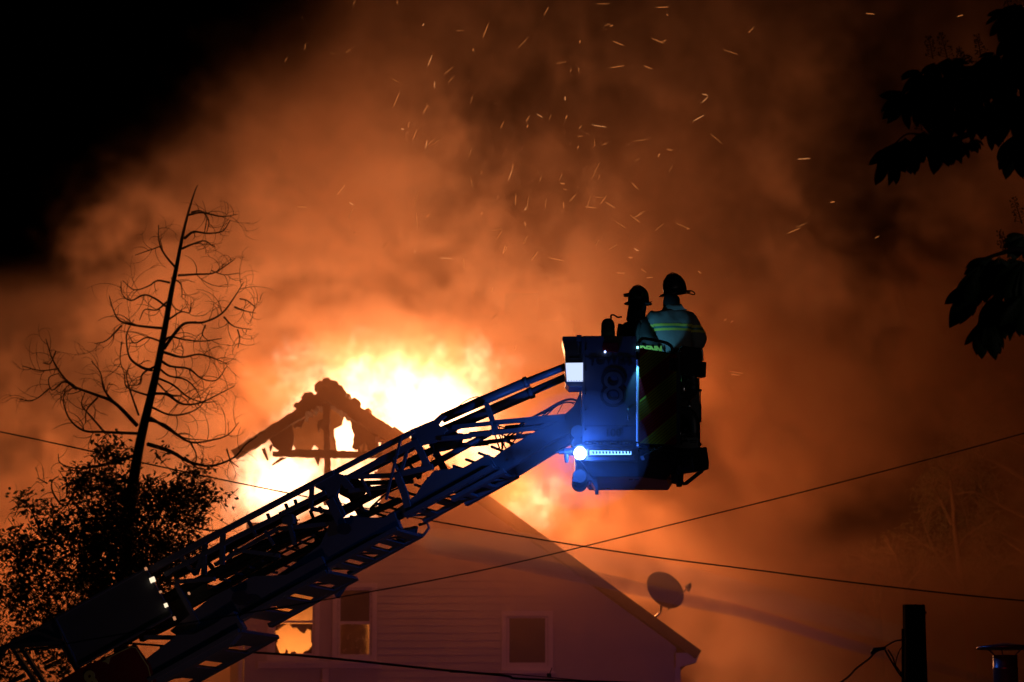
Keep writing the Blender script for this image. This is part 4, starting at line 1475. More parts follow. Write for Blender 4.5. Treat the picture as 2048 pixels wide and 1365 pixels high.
def helmet(t, c, rot, s, rearflap, crown=1.0):
    """leather style helmet: dome with ribs and a wide brim, longer at the back"""
    rings = []
    n = 28
    for (z, r) in [(-.015, 1.0), (.03, .99), (.07, .95), (.105, .84), (.135, .64), (.152, .38), (.160, .12)]:
        rings.append([c + rot @ (Vector((math.cos(q) * .125 * r * (1 + (.035 if k % 7 == 0 else 0)), math.sin(q) * .15 * r * (1 + (.035 if k % 7 == 0 else 0)), z * crown)) * s) for k, q in enumerate([2 * math.pi * j / n for j in range(n)])])
    h = MB().loft(rings).build('helmet', M_HELM, t, smooth=True)
    rings = []
    for (sc_, z) in [(1.0, -.018), (1.14, -.026), (1.25, -.038), (1.25, -.046), (1.13, -.034), (.98, -.026)]:
        ring = []
        for q in [2 * math.pi * j / n for j in range(n)]:
            back = max(0, -math.sin(q)) ** 2 * rearflap
            k = 1 + (sc_ - 1) * (1 + back)
            ring.append(c + rot @ (Vector((math.cos(q) * .127 * k, math.sin(q) * .152 * k, z - back * (sc_ - 1) * .06)) * s))
        rings.append(ring)
    MB().loft(rings, cap=False).build('brim', M_HELM, h, smooth=True)
    MB().tube([c + rot @ (Vector((0, y, z * crown)) * s) for y, z in [(.15, .02), (.13, .10), (.07, .152), (0, .172), (-.07, .152), (-.13, .10), (-.15, .02)]], .008 * s, 6).build('crest', M_HELM, h, smooth=True)
    return h


# the one on the right, seen from behind, light coat
rootA = Vector((PY(1344, 700, YC + 1.15).x, YC + 1.15, Z0 + .175))
sA = 1.035
A, WA, rotA, coA = firefighter(rootA, R(8), sA, M_COAT,
    ('person on the right in a light coat with lime stripes, seen from behind', 'person', 'people standing in the basket'),
    armsL=[(-.34, .05, 1.24), (-.16, .30, 1.16)], armsR=[(.35, .02, 1.20), (.24, .26, 1.08)])
A['pose'] = 'standing'


def zpx(py, y):
    return PY(1300, py, y).z


ya = YC + 1.0
garment_band(coA, A, 'lime_stripe', zpx(653, ya), zpx(648, ya), M_STRIPE, rotA, rootA)
garment_band(coA, A, 'grey_stripe', zpx(657, ya), zpx(653, ya), M_STRIPEG, rotA, rootA, .006)
garment_band(coA, A, 'lime_stripe', zpx(662, ya), zpx(657, ya), M_STRIPE, rotA, rootA)
back = rotA @ Vector((0, -1, 0))
rt_ = rotA @ Vector((1, 0, 0))
pt = PY(1302, 699, rootA.y - .25)
text('coat_lettering', 'DENN', .095, M_STRIPE, A, pt, rt_, Vector((0, 0, 1)), .003, bold=.006)
skin_mesh('coat_collar', [(WA(0, .0, 1.56), (.12, .11)), (WA(0, .02, 1.66), (.112, .11)), (WA(0.02, .03, 1.76), (.105, .105))], [(0, 1), (1, 2)], M_HOOD, A, noise=.01)
hA = helmet(A, WA(.045, .02, 1.795), rotA @ Matrix.Rotation(R(-72), 3, 'Z') @ Matrix.Rotation(R(9), 3, 'X'), sA * .98, .6, 1.25)
q = smooth_line([PY(x, y, rootA.y - .05) for x, y in [(1372, 582), (1382, 582), (1389, 586), (1388, 590), (1380, 588), (1372, 586)]], 4)
MB().tube(q, .008, 6).build('goggle_strap', M_RUBBER, hA, smooth=True)

# the one on the left, smaller, with an air cylinder
rootB = Vector((PY(1268, 700, YC + 1.25).x, YC + 1.25, Z0 + .175))
sB = .965
B, WB, rotB, coB = firefighter(rootB, R(-62), sB, M_COATD,
    ('person on the left in dark gear and helmet with an air cylinder on the back', 'person', 'people standing in the basket'), lean=.05)
B['pose'] = 'standing'
skin_mesh('neck_hood', [(WB(0, -.02, 1.50), (.13, .12)), (WB(0, .0, 1.60), (.12, .13)), (WB(0, .02, 1.72), (.105, .12)), (WB(0, .03, 1.80), (.10, .11))], [(0, 1), (1, 2), (2, 3)], M_HOOD, B, noise=.02)
cB = PY(1277, 602, rootB.y)
hB = helmet(B, cB, rotB @ Matrix.Rotation(R(0), 3, 'Z'), sB * .94, .35, 1.25)
for (x, y) in [(1271, 588), (1285, 588), (1294, 588)]:
    c = PY(x, y, rootB.y - .125)
    MB().prism([c + Vector((-.022, .0, -.03)), c + Vector((.022, 0, -.03)), c + Vector((.014, .03, .03)), c + Vector((-.014, .03, .03))], Vector((0, .03, 0))).build('reflective_patch', mat('dull_lime_patch', (.10, .22, .03), .5), hB)
c = PY(1252, 592, rootB.y - .05)
MB().tube([c + Vector((-.03, 0, .005)), c + Vector((.05, 0, .01))], [.02, .03], 10).build('helmet_torch', M_STEEL, hB, smooth=True)
MB().prism([PY(x, y, rootB.y - .02) for x, y in [(1290, 603), (1303, 604), (1305, 602), (1297, 609), (1290, 608)]], Vector((0, .06, 0))).build('face_shield', M_STEEL, hB)
# air cylinder
cy_c = PY(1216, 672, rootB.y - .12)
rad = .083
hgt = .21
tk = MB()
rings = []
for (z, r) in [(-.42, .5), (-.40, .85), (-.36, 1.0), (.10, 1.0), (.15, .94), (.185, .78), (.205, .5), (.212, .2)]:
    rings.append([cy_c + Vector((math.cos(q) * rad * r, math.sin(q) * rad * r, z)) for q in [2 * math.pi * j / 20 for j in range(20)]])
air = tk.loft(rings).build('air_cylinder', mat('cylinder_wrap', (.10, .11, .10), .4), B, smooth=True)
MB().tube([cy_c + Vector((0, 0, -.02)), cy_c + Vector((0, 0, .06))], rad * 1.02, 20).build('cylinder_label', M_STRIPEG, air, smooth=True)
q = smooth_line([PY(x, y, rootB.y - .1) for x, y in [(1222, 638), (1222, 632), (1226, 630), (1232, 633), (1236, 635), (1244, 634)]], 4)
MB().tube(q, .011, 6).build('air_hose', M_RUBBER, B, smooth=True)
# lamp beam from the basket corner
lamp('work_light', 'SPOT', plan(-.02, .45, wl.z - .04), WORK_P, (.14, .62, 1.0), .012, PY(1312, 672, rootA.y - .15), 41, .15)
lamp('trim_light', 'SPOT', wl + Vector((0, -.07, -.10)), 22, (.10, .5, 1.0), .01, K(1275, 800, line=LF) + Vector((0, -.01, 0)), 40, .5)

# ------------------------------------------------------------------ trees
def z6(x, y):
    return (x / 1.896, 340 + y / 1.896)


def twig(mb, p, d, L, r, depth, rr_, curl, flat):
    """curved twig with side shoots; flat: plane normal the twig stays near"""
    n = 6
    pts = [p]
    q = Vector(p)
    dd = Vector(d).normalized()
    c = curl * rr_.choice([-1, 1]) * rr_.uniform(.5, 1.3)
    ax = (flat + Vector((rr_.uniform(-.4, .4), rr_.uniform(-.4, .4), rr_.uniform(-.4, .4)))).normalized()
    for i in range(n):
        dd = Matrix.Rotation(c / n, 3, ax) @ dd
        q = q + dd * (L / n)
        pts.append(q.copy())
    mb.tube(pts, list(np.linspace(r, r * .35, n + 1)), 4, cap=False)
    if depth > 0:
        for k in range(rr_.randint(2, 3)):
            i = rr_.randint(1, n - 1)
            a = rr_.choice([-1, 1]) * rr_.uniform(.5, 1.1)
            twig(mb, pts[i], Matrix.Rotation(a, 3, ax) @ (pts[i + 1] - pts[i]), L * rr_.uniform(.4, .75), r * .6, depth - 1, rr_, curl, flat)
    return pts


def leaf_faces(mb, p, d, L, w, rr_):
    d = d.normalized()
    u = d.cross(Vector((rr_.uniform(-1, 1), rr_.uniform(-1, 1), rr_.uniform(-1, 1))))
    if u.length < 1e-3: return
    u = u.normalized() * w / 2
    k = u.cross(d).normalized() * w * .2
    mb.add([p, p + d * L * .5 + u + k, p + d * L, p + d * L * .5 - u + k, p + d * L * .5 - k * .4], [(0, 1, 4), (1, 2, 4), (2, 3, 4), (3, 0, 4)])


TD = 52.0
dt = empty('dead_tree', Vector((P(262, 990, TD).x, P(262, 990, TD).y, 0)), 'tall tree at the left with bare curling branches above a leafy lower crown', 'tree')
tr = random.Random(21)
tp = [(236, 1420), (246, 1200), (256, 1060), (264, 985), (272, 930), (284, 867), (303, 788), (317, 725), (330, 656), (343, 583), (354, 530), (364, 477), (377, 424), (390, 382), (396, 370)]
pts = [Vector((P(236, 1420, TD).x - .3, P(236, 1420, TD).y, 0))] + [P(x, y, TD) for x, y in tp]
rad = [.18, .15, .13, .115, .105, .095, .085, .075, .066, .056, .047, .038, .03, .021, .012, .006]
MB().tube(smooth_line(pts, 3), list(np.interp(np.linspace(0, 1, 3 * 15 + 1), np.linspace(0, 1, 16), rad)), 10).build('trunk', M_BARK, dt, smooth=True)
BR = [
    [(520, 970), (440, 890), (370, 865), (290, 835), (235, 760), (212, 680)], [(290, 835), (240, 800), (190, 830), (175, 780), (220, 760)], [(212, 690), (180, 725), (140, 710)], [(225, 755), (160, 768), (100, 757)],
    [(190, 830), (140, 880), (95, 890)],
    [(575, 760), (530, 740), (480, 700), (460, 650), (450, 580), (470, 520)], [(460, 650), (455, 720), (470, 770)], [(615, 600), (530, 600), (470, 590), (450, 560), (440, 510)],
    [(630, 520), (590, 490), (550, 480), (500, 500), (470, 480), (465, 430)], [(645, 430), (600, 425), (570, 450), (520, 470), (480, 440)], [(665, 370), (630, 330), (615, 290), (620, 240)], [(615, 290), (560, 300), (505, 312)],
    [(718, 170), (760, 150), (830, 155), (885, 135)], [(725, 160), (765, 160), (795, 200), (790, 250)], [(700, 260), (740, 245), (800, 265), (860, 265), (895, 240)], [(690, 300), (740, 295), (790, 295), (830, 330)],
    [(675, 400), (740, 390), (800, 380), (850, 345), (880, 315)], [(800, 380), (850, 400), (910, 395)], [(640, 565), (690, 545), (725, 550), (735, 520)],
    [(622, 680), (670, 620), (710, 590), (780, 590), (850, 560), (900, 500), (935, 450)], [(850, 560), (890, 600), (960, 620)], [(890, 520), (930, 545), (980, 565)], [(910, 490), (940, 500), (975, 535)], [(900, 605), (910, 640), (905, 680)],
    [(615, 690), (680, 700), (740, 680), (800, 690), (840, 700)], [(605, 720), (650, 750), (720, 760), (770, 800), (830, 810), (870, 760)], [(600, 790), (660, 820), (720, 870), (780, 890), (830, 890)],
    [(590, 850), (640, 860), (700, 900), (770, 900), (850, 870), (910, 850)], [(575, 900), (640, 930), (700, 930), (760, 900), (800, 840)], [(570, 940), (650, 990), (720, 1030), (800, 1020), (860, 1000), (900, 950)],
    [(550, 1000), (470, 1000), (400, 1000), (330, 1000), (280, 960), (260, 900), (270, 850)], [(575, 860), (500, 830), (460, 800), (450, 740)], [(525, 930), (500, 850), (490, 790), (510, 750)],
    [(560, 1040), (640, 1060), (700, 1090), (780, 1100), (860, 1060), (900, 1000), (940, 960)], [(860, 1060), (880, 1110), (915, 1140)], [(520, 1080), (440, 1100), (340, 1115), (260, 1115), (200, 1090), (185, 1050)],
    [(500, 1180), (400, 1180), (320, 1150), (250, 1270), (200, 1230), (190, 1180), (215, 1155)], [(340, 1115), (330, 1150), (280, 1190), (235, 1200)], [(180, 1190), (150, 1175)],
    [(600, 750), (640, 780), (700, 790), (740, 830), (760, 880)], [(590, 800), (640, 850), (690, 860), (730, 900)], [(560, 950), (620, 960), (680, 1000), (760, 1000)], [(600, 700), (640, 640), (700, 650), (770, 660), (850, 655)],
    [(560, 1250), (640, 1230), (720, 1210), (780, 1215)], [(560, 1200), (640, 1290), (720, 1340), (800, 1350), (880, 1310)], [(480, 1320), (330, 1330), (180, 1380), (130, 1300), (100, 1260)], [(650, 410), (690, 440), (700, 500)], [(640, 480), (660, 520), (700, 530)],
    [(635, 500), (600, 540), (560, 545), (545, 590)], [(610, 650), (560, 640), (520, 670), (500, 640)], [(600, 740), (550, 780), (540, 830), (500, 840)], [(400, 1000), (350, 940), (320, 900), (340, 850)], [(370, 865), (340, 920), (345, 980)], [(440, 890), (400, 840), (390, 780), (360, 740)],
    [(460, 590), (400, 640), (350, 650)], [(780, 590), (770, 630), (800, 660)], [(700, 1090), (760, 1140), (840, 1150)], [(720, 1030), (740, 1080), (720, 1130)],
]
for bi, b in enumerate(BR):
    q = [P(*z6(x, y), TD) for x, y in b]
    ph = tr.uniform(-1, 1)
    q = [v + Vector((0, ph * .35 * i + tr.uniform(-.05, .05), 0)) for i, v in enumerate(q)]
    s_ = smooth_line(q, 4)
    Lb = sum((s_[i + 1] - s_[i]).length for i in range(len(s_) - 1))
    r0 = min(.05, .010 + .011 * Lb)
    if bi in (1, 2, 3, 4, 6, 11, 17): r0 *= .7
    mb = MB()
    rs = list(np.linspace(r0, .007, len(s_)))
    mb.tube(s_, rs, 6, cap=False)
    nt = int(3 + Lb * 2.8)
    for k in range(nt):
        i = tr.randint(max(1, len(s_) // 4), len(s_) - 2)
        dd = s_[i + 1] - s_[i]
        a = tr.choice([-1, 1]) * tr.uniform(.5, 1.3)
        twig(mb, s_[i], Matrix.Rotation(a, 3, 'Y') @ dd, tr.uniform(.25, .75), max(.006, rs[i] * .45), 0 if tr.random() < .45 else 1, tr, 1.5, YN)
    mb.build('branch', M_BARK, dt)
# leafy lower crown of the same tree: clumps of small leaves on twigs
lv = MB()
clumps = []
CR = [(235, 990, 95, 60), (190, 1060, 110, 60), (310, 1030, 100, 60), (370, 985, 50, 40), (210, 1120, 190, 70), (330, 1100, 90, 50), (60, 1010, 45, 22), (100, 1040, 35, 35), (40, 1085, 50, 40), (30, 1140, 60, 60), (110, 1170, 120, 80), (250, 1180, 120, 70), (30, 1230, 90, 60), (220, 900, 30, 30), (390, 945, 22, 14), (410, 990, 22, 20), (400, 1030, 30, 22), (310, 910, 16, 12), (345, 1000, 60, 30), (150, 960, 26, 24), (180, 960, 40, 26), (210, 925, 22, 30), (445, 1000, 12, 14), (60, 1290, 90, 40), (150, 1330, 90, 50), (10, 1340, 70, 50), (230, 1110, 60, 90), (230, 1030, 40, 60), (160, 1220, 120, 50), (300, 1140, 60, 40)]
lrr = random.Random(9)
for (cx, cy_, rx, ry) in CR:
    nc = int(rx * ry / (44 if cx > 160 else 62))
    for k in range(nc):
        a = lrr.uniform(0, 2 * math.pi); rr2 = lrr.random() ** .55
        clumps.append((cx + math.cos(a) * rx * rr2, cy_ + math.sin(a) * ry * rr2, TD + lrr.uniform(-2.2, 2.2) * min(1, rx / 70)))
tb = MB()
for (x, y, d_) in clumps:
    c = P(x, y, d_)
    dd = Vector((lrr.uniform(-1, 1), lrr.uniform(-.6, .6), lrr.uniform(-.6, 1))).normalized()
    L = lrr.uniform(.15, .4)
    tb.tube([c - dd * L, c, c + dd * L * .3], [.009, .006, .003], 3, cap=False)
    for k in range(lrr.randint(4, 9)):
        q = c + Vector((lrr.gauss(0, .09), lrr.gauss(0, .09), lrr.gauss(0, .09)))
        leaf_faces(lv, q, Vector((lrr.uniform(-1, 1), lrr.uniform(-1, 1), lrr.uniform(-1, .7))), lrr.uniform(.08, .15), lrr.uniform(.04, .07), lrr)
o = lv.build('foliage', M_LEAF, dt)
o['kind'] = 'stuff'
o = tb.build('twigs', M_BARK, dt)
o['kind'] = 'stuff'

# --- trees beyond the house on the right, half lost in the smoke
def gum_tree(label, d_, trunk, limbs, seed, nleaf, dens=1.0):
    r = random.Random(seed)
    d_ += 3.0
    base = P(trunk[0][0], trunk[0][1], d_)
    t = empty('gum_tree', Vector((base.x, base.y, 0)), label, 'tree', 'trees in the smoke behind the house')
    pts = [Vector((base.x, base.y, 0))] + [P(x, y, d_) for x, y in trunk]
    sm_ = smooth_line(pts, 3)
    MB().tube(sm_, list(np.linspace(.17, .03, len(sm_))), 8).build('trunk', M_BARKR, t, smooth=True)
    lf = MB()
    for lb in limbs:
        q = [P(x, y, d_ + k * r.uniform(-.5, .5)) for k, (x, y) in enumerate(lb)]
        s_ = smooth_line(q, 3)
        mb = MB()
        mb.tube(s_, list(np.linspace(.06, .016, len(s_))), 6, cap=False)
        ends = []
        for k in range(7):
            i = r.randint(len(s_) // 3, len(s_) - 2)
            p_ = twig(mb, s_[i], Matrix.Rotation(r.choice([-1, 1]) * r.uniform(.3, .9), 3, 'Y') @ (s_[i + 1] - s_[i]), r.uniform(.5, 1.2), .018, 1, r, .6, YN)
            ends += p_[3:]
        ends += s_[len(s_) // 2:]
        mb.build('limb', M_BARKR, t)
        for k in range(nleaf):
            e = r.choice(ends) + Vector((r.gauss(0, .22), r.gauss(0, .22), r.gauss(0, .2)))
            for j in range(5):
                leaf_faces(lf, e + Vector((r.gauss(0, .06), r.gauss(0, .06), r.gauss(0, .06))), Vector((r.uniform(-.7, .7), r.uniform(-.7, .7), r.uniform(-1.2, .2))), r.uniform(.12, .22), .028, r)
    o = lf.build('foliage', M_LEAF3, t)
    o['kind'] = 'stuff'


gum_tree('large gum tree leaning in from the right edge in the smoke', 71.0, [(2120, 1400), (2110, 1200), (2080, 1000), (2060, 880), (2040, 780)],
         [[(2060, 1040), (2000, 1010), (1950, 985), (1890, 992)], [(2110, 1200), (2060, 1120), (2000, 1070), (1950, 1000)], [(2050, 960), (2000, 930), (1950, 905), (1935, 880)], [(2060, 900), (2020, 880), (1990, 850), (1970, 840)], [(2050, 860), (2030, 800), (2010, 770), (1985, 745)], [(2040, 1080), (1990, 1060), (1940, 1040), (1900, 1050)], [(2048, 800), (2000, 800), (1960, 830), (1930, 850)], [(2048, 1130), (2000, 1120), (1960, 1090)]], 3, 130)
gum_tree('slim gum tree rising between the pole and the right edge', 69.0, [(1945, 1420), (1940, 1280), (1925, 1180), (1910, 1060), (1905, 990)],
         [[(1925, 1180), (1880, 1120), (1855, 1070), (1845, 1040)], [(1938, 1250), (1870, 1200), (1830, 1160), (1800, 1120)], [(1915, 1100), (1950, 1060), (1985, 1040)], [(1905, 1050), (1880, 1000), (1860, 960)], [(1930, 1220), (1980, 1160), (2010, 1120)], [(1908, 1020), (1900, 960), (1890, 930)]], 4, 80)
gum_tree('small bare limbed tree in the smoke above the utility pole', 67.0, [(1822, 1400), (1818, 1260), (1808, 1190), (1798, 1130)],
         [[(1812, 1210), (1780, 1150), (1755, 1120)], [(1806, 1180), (1840, 1140), (1860, 1100)], [(1800, 1150), (1790, 1110), (1770, 1080)]], 5, 26)
gum_tree('thin bare tree at the left of the utility pole in smoke', 66.0, [(1762, 1420), (1758, 1270), (1752, 1200), (1745, 1150)],
         [[(1757, 1250), (1725, 1210), (1705, 1180)], [(1753, 1210), (1770, 1170), (1775, 1140)], [(1760, 1280), (1720, 1250), (1690, 1230)]], 6, 10)

# --- horse chestnut reaching in from the upper right, near the camera
CD = 24.0
ch = empty('horse_chestnut', Vector((P(2300, 900, CD).x, P(2300, 900, CD).y, 0)), 'dark horse chestnut branches with big drooping leaves at the upper right', 'tree')
MB().tube(smooth_line([Vector((P(2300, 900, CD).x, P(2300, 900, CD).y, 0)), P(2330, 1000, CD), P(2300, 600, CD), P(2290, 300, CD), P(2290, -100, CD)], 4), .09, 10).build('trunk', M_BARK, ch, smooth=True)


def leaflet_mesh(name, L, w, droop, seed):
    """a chestnut leaflet: widest near the tip, folded on its midrib, drooping"""
    r = random.Random(seed)
    n = 9
    v, f = [], []
    for i in range(n + 1):
        t = i / n
        ww = w * .5 * (math.sin(math.pi * min(1, t ** 1.35)) ** .8) * (1 + r.uniform(-.05, .05)) if 0 < i < n else .0008
        y = t * L
        z = -droop * t * t * L
        v += [(-ww, y, z + ww * .35), (0, y, z), (ww, y, z + ww * .35)]
    m_ = len(v)
    v += [(x, y, z - .0012) for x, y, z in v]
    for i in range(n):
        a = 3 * i
        f += [(a, a + 3, a + 4, a + 1), (a + 1, a + 4, a + 5, a + 2)]
        f += [(m_ + a, m_ + a + 1, m_ + a + 4, m_ + a + 3), (m_ + a + 1, m_ + a + 2, m_ + a + 5, m_ + a + 4)]
        f += [(a, a + m_, a + m_ + 3, a + 3), (a + 2, a + 5, a + m_ + 5, a + m_ + 2)]
    me = bpy.data.meshes.new(name)
    me.from_pydata(v, [], f)
    me.materials.append(M_LEAF2)
    me.polygons.foreach_set('use_smooth', [True] * len(me.polygons))
    return me


LM = [leaflet_mesh('leaf', 1.0, w, dr, i) for i, (w, dr) in enumerate([(.33, .15), (.29, .3), (.36, .2), (.31, .05)])]
croot = world_loc(ch)
crr = random.Random(12)
nleaf = 0


def leaflet(p, d, L, roll):
    global nleaf
    o = bpy.data.objects.new('leaf', crr.choice(LM))
    COL.objects.link(o)
    o.parent = ch
    y = d.normalized()
    z = Vector((0, -1, .15)) - y * y.dot(Vector((0, -1, .15)))
    if z.length < .1: z = Vector((1, 0, 0))
    z.normalize()
    z = Matrix.Rotation(roll, 3, y) @ z
    x = y.cross(z)
    M = Matrix((x, y, z)).transposed().to_4x4()
    o.matrix_local = Matrix.Translation(p - croot) @ M @ Matrix.Scale(L, 4)
    nleaf += 1


def palm(px, py, size, ang, spread, n=6, dd=0.0):
    """palmate leaf: leaflets radiate from the stalk end at (px, py); ang: mean direction in degrees, 270 = straight down"""
    p = P(px, py, CD + dd)
    k = size * (CD / FPX)
    for i in range(n):
        t = (i / (n - 1) - .5) if n > 1 else 0
        a = R(ang + t * spread + crr.uniform(-6, 6))
        L = k * (1 - .45 * abs(t) * 1.2) * crr.uniform(.88, 1.05)
        d = RT * math.cos(a) + UP * math.sin(a) + FW * crr.uniform(-.35, .35)
        leaflet(p + d * .004 * i, d, L, crr.uniform(-.7, .7))


for a in [(1812, 185, 75, 245, 110, 7), (1830, 175, 85, 275, 80, 6), (1860, 170, 80, 262, 90, 7), (1785, 290, 88, 258, 75, 6), (1812, 275, 84, 275, 70, 6), (1798, 283, 80, 250, 50, 4),
          (1850, 262, 70, 275, 90, 6), (1872, 258, 92, 282, 80, 6), (1896, 280, 60, 290, 80, 5), (1925, 280, 42, 262, 90, 6), (1945, 275, 34, 290, 80, 5), (1880, 150, 90, 285, 110, 7), (1905, 150, 90, 265, 100, 7),
          (1930, 160, 90, 280, 100, 7), (1950, 130, 90, 255, 100, 7), (1975, 120, 90, 280, 100, 7), (2000, 110, 95, 262, 100, 7), (1990, 105, 50, 230, 90, 5), (1965, 200, 80, 262, 100, 6), (1990, 225, 75, 268, 60, 6),
          (2010, 180, 90, 280, 90, 6), (2030, 130, 100, 255, 90, 7), (2045, 60, 110, 262, 80, 7), (2050, 90, 90, 275, 90, 7), (2032, 268, 95, 255, 50, 5), (2040, 262, 95, 275, 45, 5), (2060, 265, 80, 300, 80, 5),
          (1840, 140, 60, 240, 100, 6), (1870, 125, 60, 265, 100, 6), (1900, 115, 55, 280, 120, 6), (1860, 205, 70, 300, 100, 5), (1900, 215, 75, 255, 110, 6), (1940, 215, 70, 290, 110, 6),
          (2020, 220, 80, 290, 100, 6), (2045, 200, 60, 250, 90, 5), (2020, 20, 70, 240, 100, 6), (2045, 10, 80, 250, 100, 6)]:
    palm(*a, dd=crr.uniform(-.4, .4))
for a in [(1960, 530, 92, 262, 60, 6), (1945, 560, 105, 250, 40, 5), (1985, 515, 85, 245, 90, 6), (2000, 512, 110, 270, 80, 7), (2020, 515, 110, 285, 80, 7), (2045, 520, 110, 265, 90, 7), (1990, 590, 100, 262, 60, 6),
          (1965, 640, 85, 262, 40, 4), (2005, 600, 90, 275, 80, 6), (2030, 590, 100, 290, 70, 6), (2045, 590, 90, 262, 90, 7), (1930, 590, 62, 248, 45, 3), (2050, 470, 60, 230, 110, 7), (1975, 640, 80, 280, 50, 5), (2060, 560, 100, 275, 80, 6)]:
    palm(*a, dd=crr.uniform(-.4, .4))


def cbranch(pts, w0, w1):
    q = smooth_line([P(x, y, CD) for x, y in pts], 4)
    MB().tube(q, list(np.linspace(w0, w1, len(q)) * CD / FPX / 2), 8).build('branch', M_BARK, ch, smooth=True)


cbranch([(2300, 300), (2150, 260), (2048, 225), (1990, 240), (1930, 272), (1880, 280), (1840, 240), (1826, 222)], 22, 4)
cbranch([(1990, 240), (1970, 200), (1930, 160), (1880, 130)], 9, 4)
cbranch([(1880, 280), (1850, 272), (1815, 268), (1790, 288)], 6, 3)
cbranch([(2290, 150), (2150, 130), (2048, 110), (2000, 105)], 18, 5)
cbranch([(2290, 620), (2150, 540), (2048, 500), (2000, 508), (1950, 525)], 18, 5)
cbranch([(2290, 420), (2100, 300), (2036, 265)], 12, 4)
cbranch([(1826, 222), (1815, 215), (1808, 240)], 4, 2)


def spike(x0, y0, x1, y1, n=9):
    """upright flower candle after bloom: stem with small side stalks and buds"""
    mb = MB()
    a, b = P(x0, y0, CD), P(x1, y1, CD)
    s = CD / FPX
    mb.tube([a, a.lerp(b, .5) + Vector((.004, 0, 0)), b], [1.3 * s, 1.0 * s, .6 * s], 5)
    L = (b - a).length
    for i in range(n * 2):
        t = (i + 1) / (n * 2 + 1)
        p = a.lerp(b, t)
        w = (1 - t * .75) * L * .28 * crr.uniform(.6, 1.1)
        sd = 1 if i % 2 else -1
        e = p + RT * sd * w + UP * w * .35 + FW * crr.uniform(-w, w)
        mb.tube([p, e], .5 * s, 3, cap=False)
        for k in range(2):
            c = e + Vector((crr.uniform(-3, 3), crr.uniform(-3, 3), crr.uniform(-3, 3))) * s
            mb.tube([c - UP * 1.6 * s, c, c + UP * 1.6 * s], [.5 * s, 1.9 * s, .5 * s], 5)
    mb.build('flower_spike', M_FLOWER, ch)


for a in [(1866, 118, 1856, 72), (1895, 118, 1880, 64), (1924, 125, 1918, 96), (1962, 115, 1953, 70), (2030, 80, 2012, -10), (2044, 448, 2026, 394), (2012, 502, 1998, 462), (1845, 262, 1832, 224), (1945, 128, 1932, 110)]:
    spike(*a)

# ------------------------------------------------------------------ overhead cables
def cable(pts, d0, d1, r, m, label, name='overhead_cable'):
    n = len(pts)
    q = [P(x, y, d0 + (d1 - d0) * (x - pts[0][0]) / (pts[-1][0] - pts[0][0])) for x, y in pts]
    o = MB().tube(smooth_line(q, 6), r, 6).build(name, m, None, smooth=True)
    return tag(o, label, 'cable')


cable([(-700, 1432), (0, 1311), (340, 1252), (690, 1193), (1000, 1133), (1390, 1038), (1720, 955), (2048, 867), (2500, 735)], 24, 26, .0062, M_WIRE, 'thin cable rising from the lower left to the right edge in front of everything')
cable([(-500, 768), (0, 864), (430, 957), (880, 1045), (1250, 1106), (1500, 1139), (1760, 1172), (2048, 1202), (2500, 1235)], 50, 48, .0135, M_WIRE, 'dark cable passing behind the ladder and falling to the right edge')
cable([(200, 1283), (520, 1306), (640, 1315), (860, 1338), (1010, 1352), (1058, 1359), (1400, 1372), (1800, 1400)], 45, 43, .020, M_WIRE, 'thick sagging cable below the house windows at the bottom edge')
cable([(900, 1345), (1010, 1348), (1060, 1352), (1200, 1364), (1400, 1378)], 45, 44.5, .008, M_WIRE, 'thin messenger wire with small clamps beside the thick sagging cable')
cl = empty('cable_clamp', P(1098, 1352, 44.6), 'small black cable clamp on the sagging cable below the dark window', 'cable clamp')
MB().box(P(1098, 1351, 44.6), .07, .05, .06).build('clamp_body', M_STEEL, cl)
MB().tube([P(1098, 1351, 44.6), P(1104, 1336, 44.6), P(1101, 1344, 44.6)], .006, 5).build('clamp_wire', M_WIRE, cl)
MB().box(P(1098, 1360, 44.6), .12, .06, .03).build('clamp_plate', M_CHROME, cl)

# ------------------------------------------------------------------ utility pole
pd = 40.0
pt_ = P(1828, 1212, pd)
pole = empty('utility_pole', Vector((pt_.x, pt_.y, 0)), 'dark wooden utility pole top with a ragged cut end', 'utility pole')
rings = []
for (z, r) in [(0, .20), (pt_.z * .5, .178), (pt_.z - .5, .162), (pt_.z - .12, .16), (pt_.z, .158)]:
    ring = []
    for k in range(24):
        a = 2 * math.pi * k / 24
        rj = r * (1 + .03 * math.sin(a * 5) + .015 * math.sin(a * 11 + z))
        ring.append(Vector((pt_.x + rj * math.cos(a), pt_.y + rj * math.sin(a), z + (.018 * math.sin(a * 7) if z == pt_.z else 0))))
    rings.append(ring)
MB().loft(rings).build('pole_shaft', M_WOOD, pole, smooth=False)
MB().box(P(1851, 1226, pd) + Vector((0, -.02, 0)), .02, .06, .03).build('pole_staple', M_STEEL, pole)
MB().tube([P(1806, 1258, pd - .2), P(1806, 1400, pd - .2)], .02, 6).build('cable_riser', M_WIRE, pole)


def svc(pts, r, m, label, d=39.6):
    q = smooth_line([P(x, y, d) for x, y in pts], 5)
    return tag(MB().tube(q, r, 6).build('service_wire', m, None, smooth=True), label, 'cable')


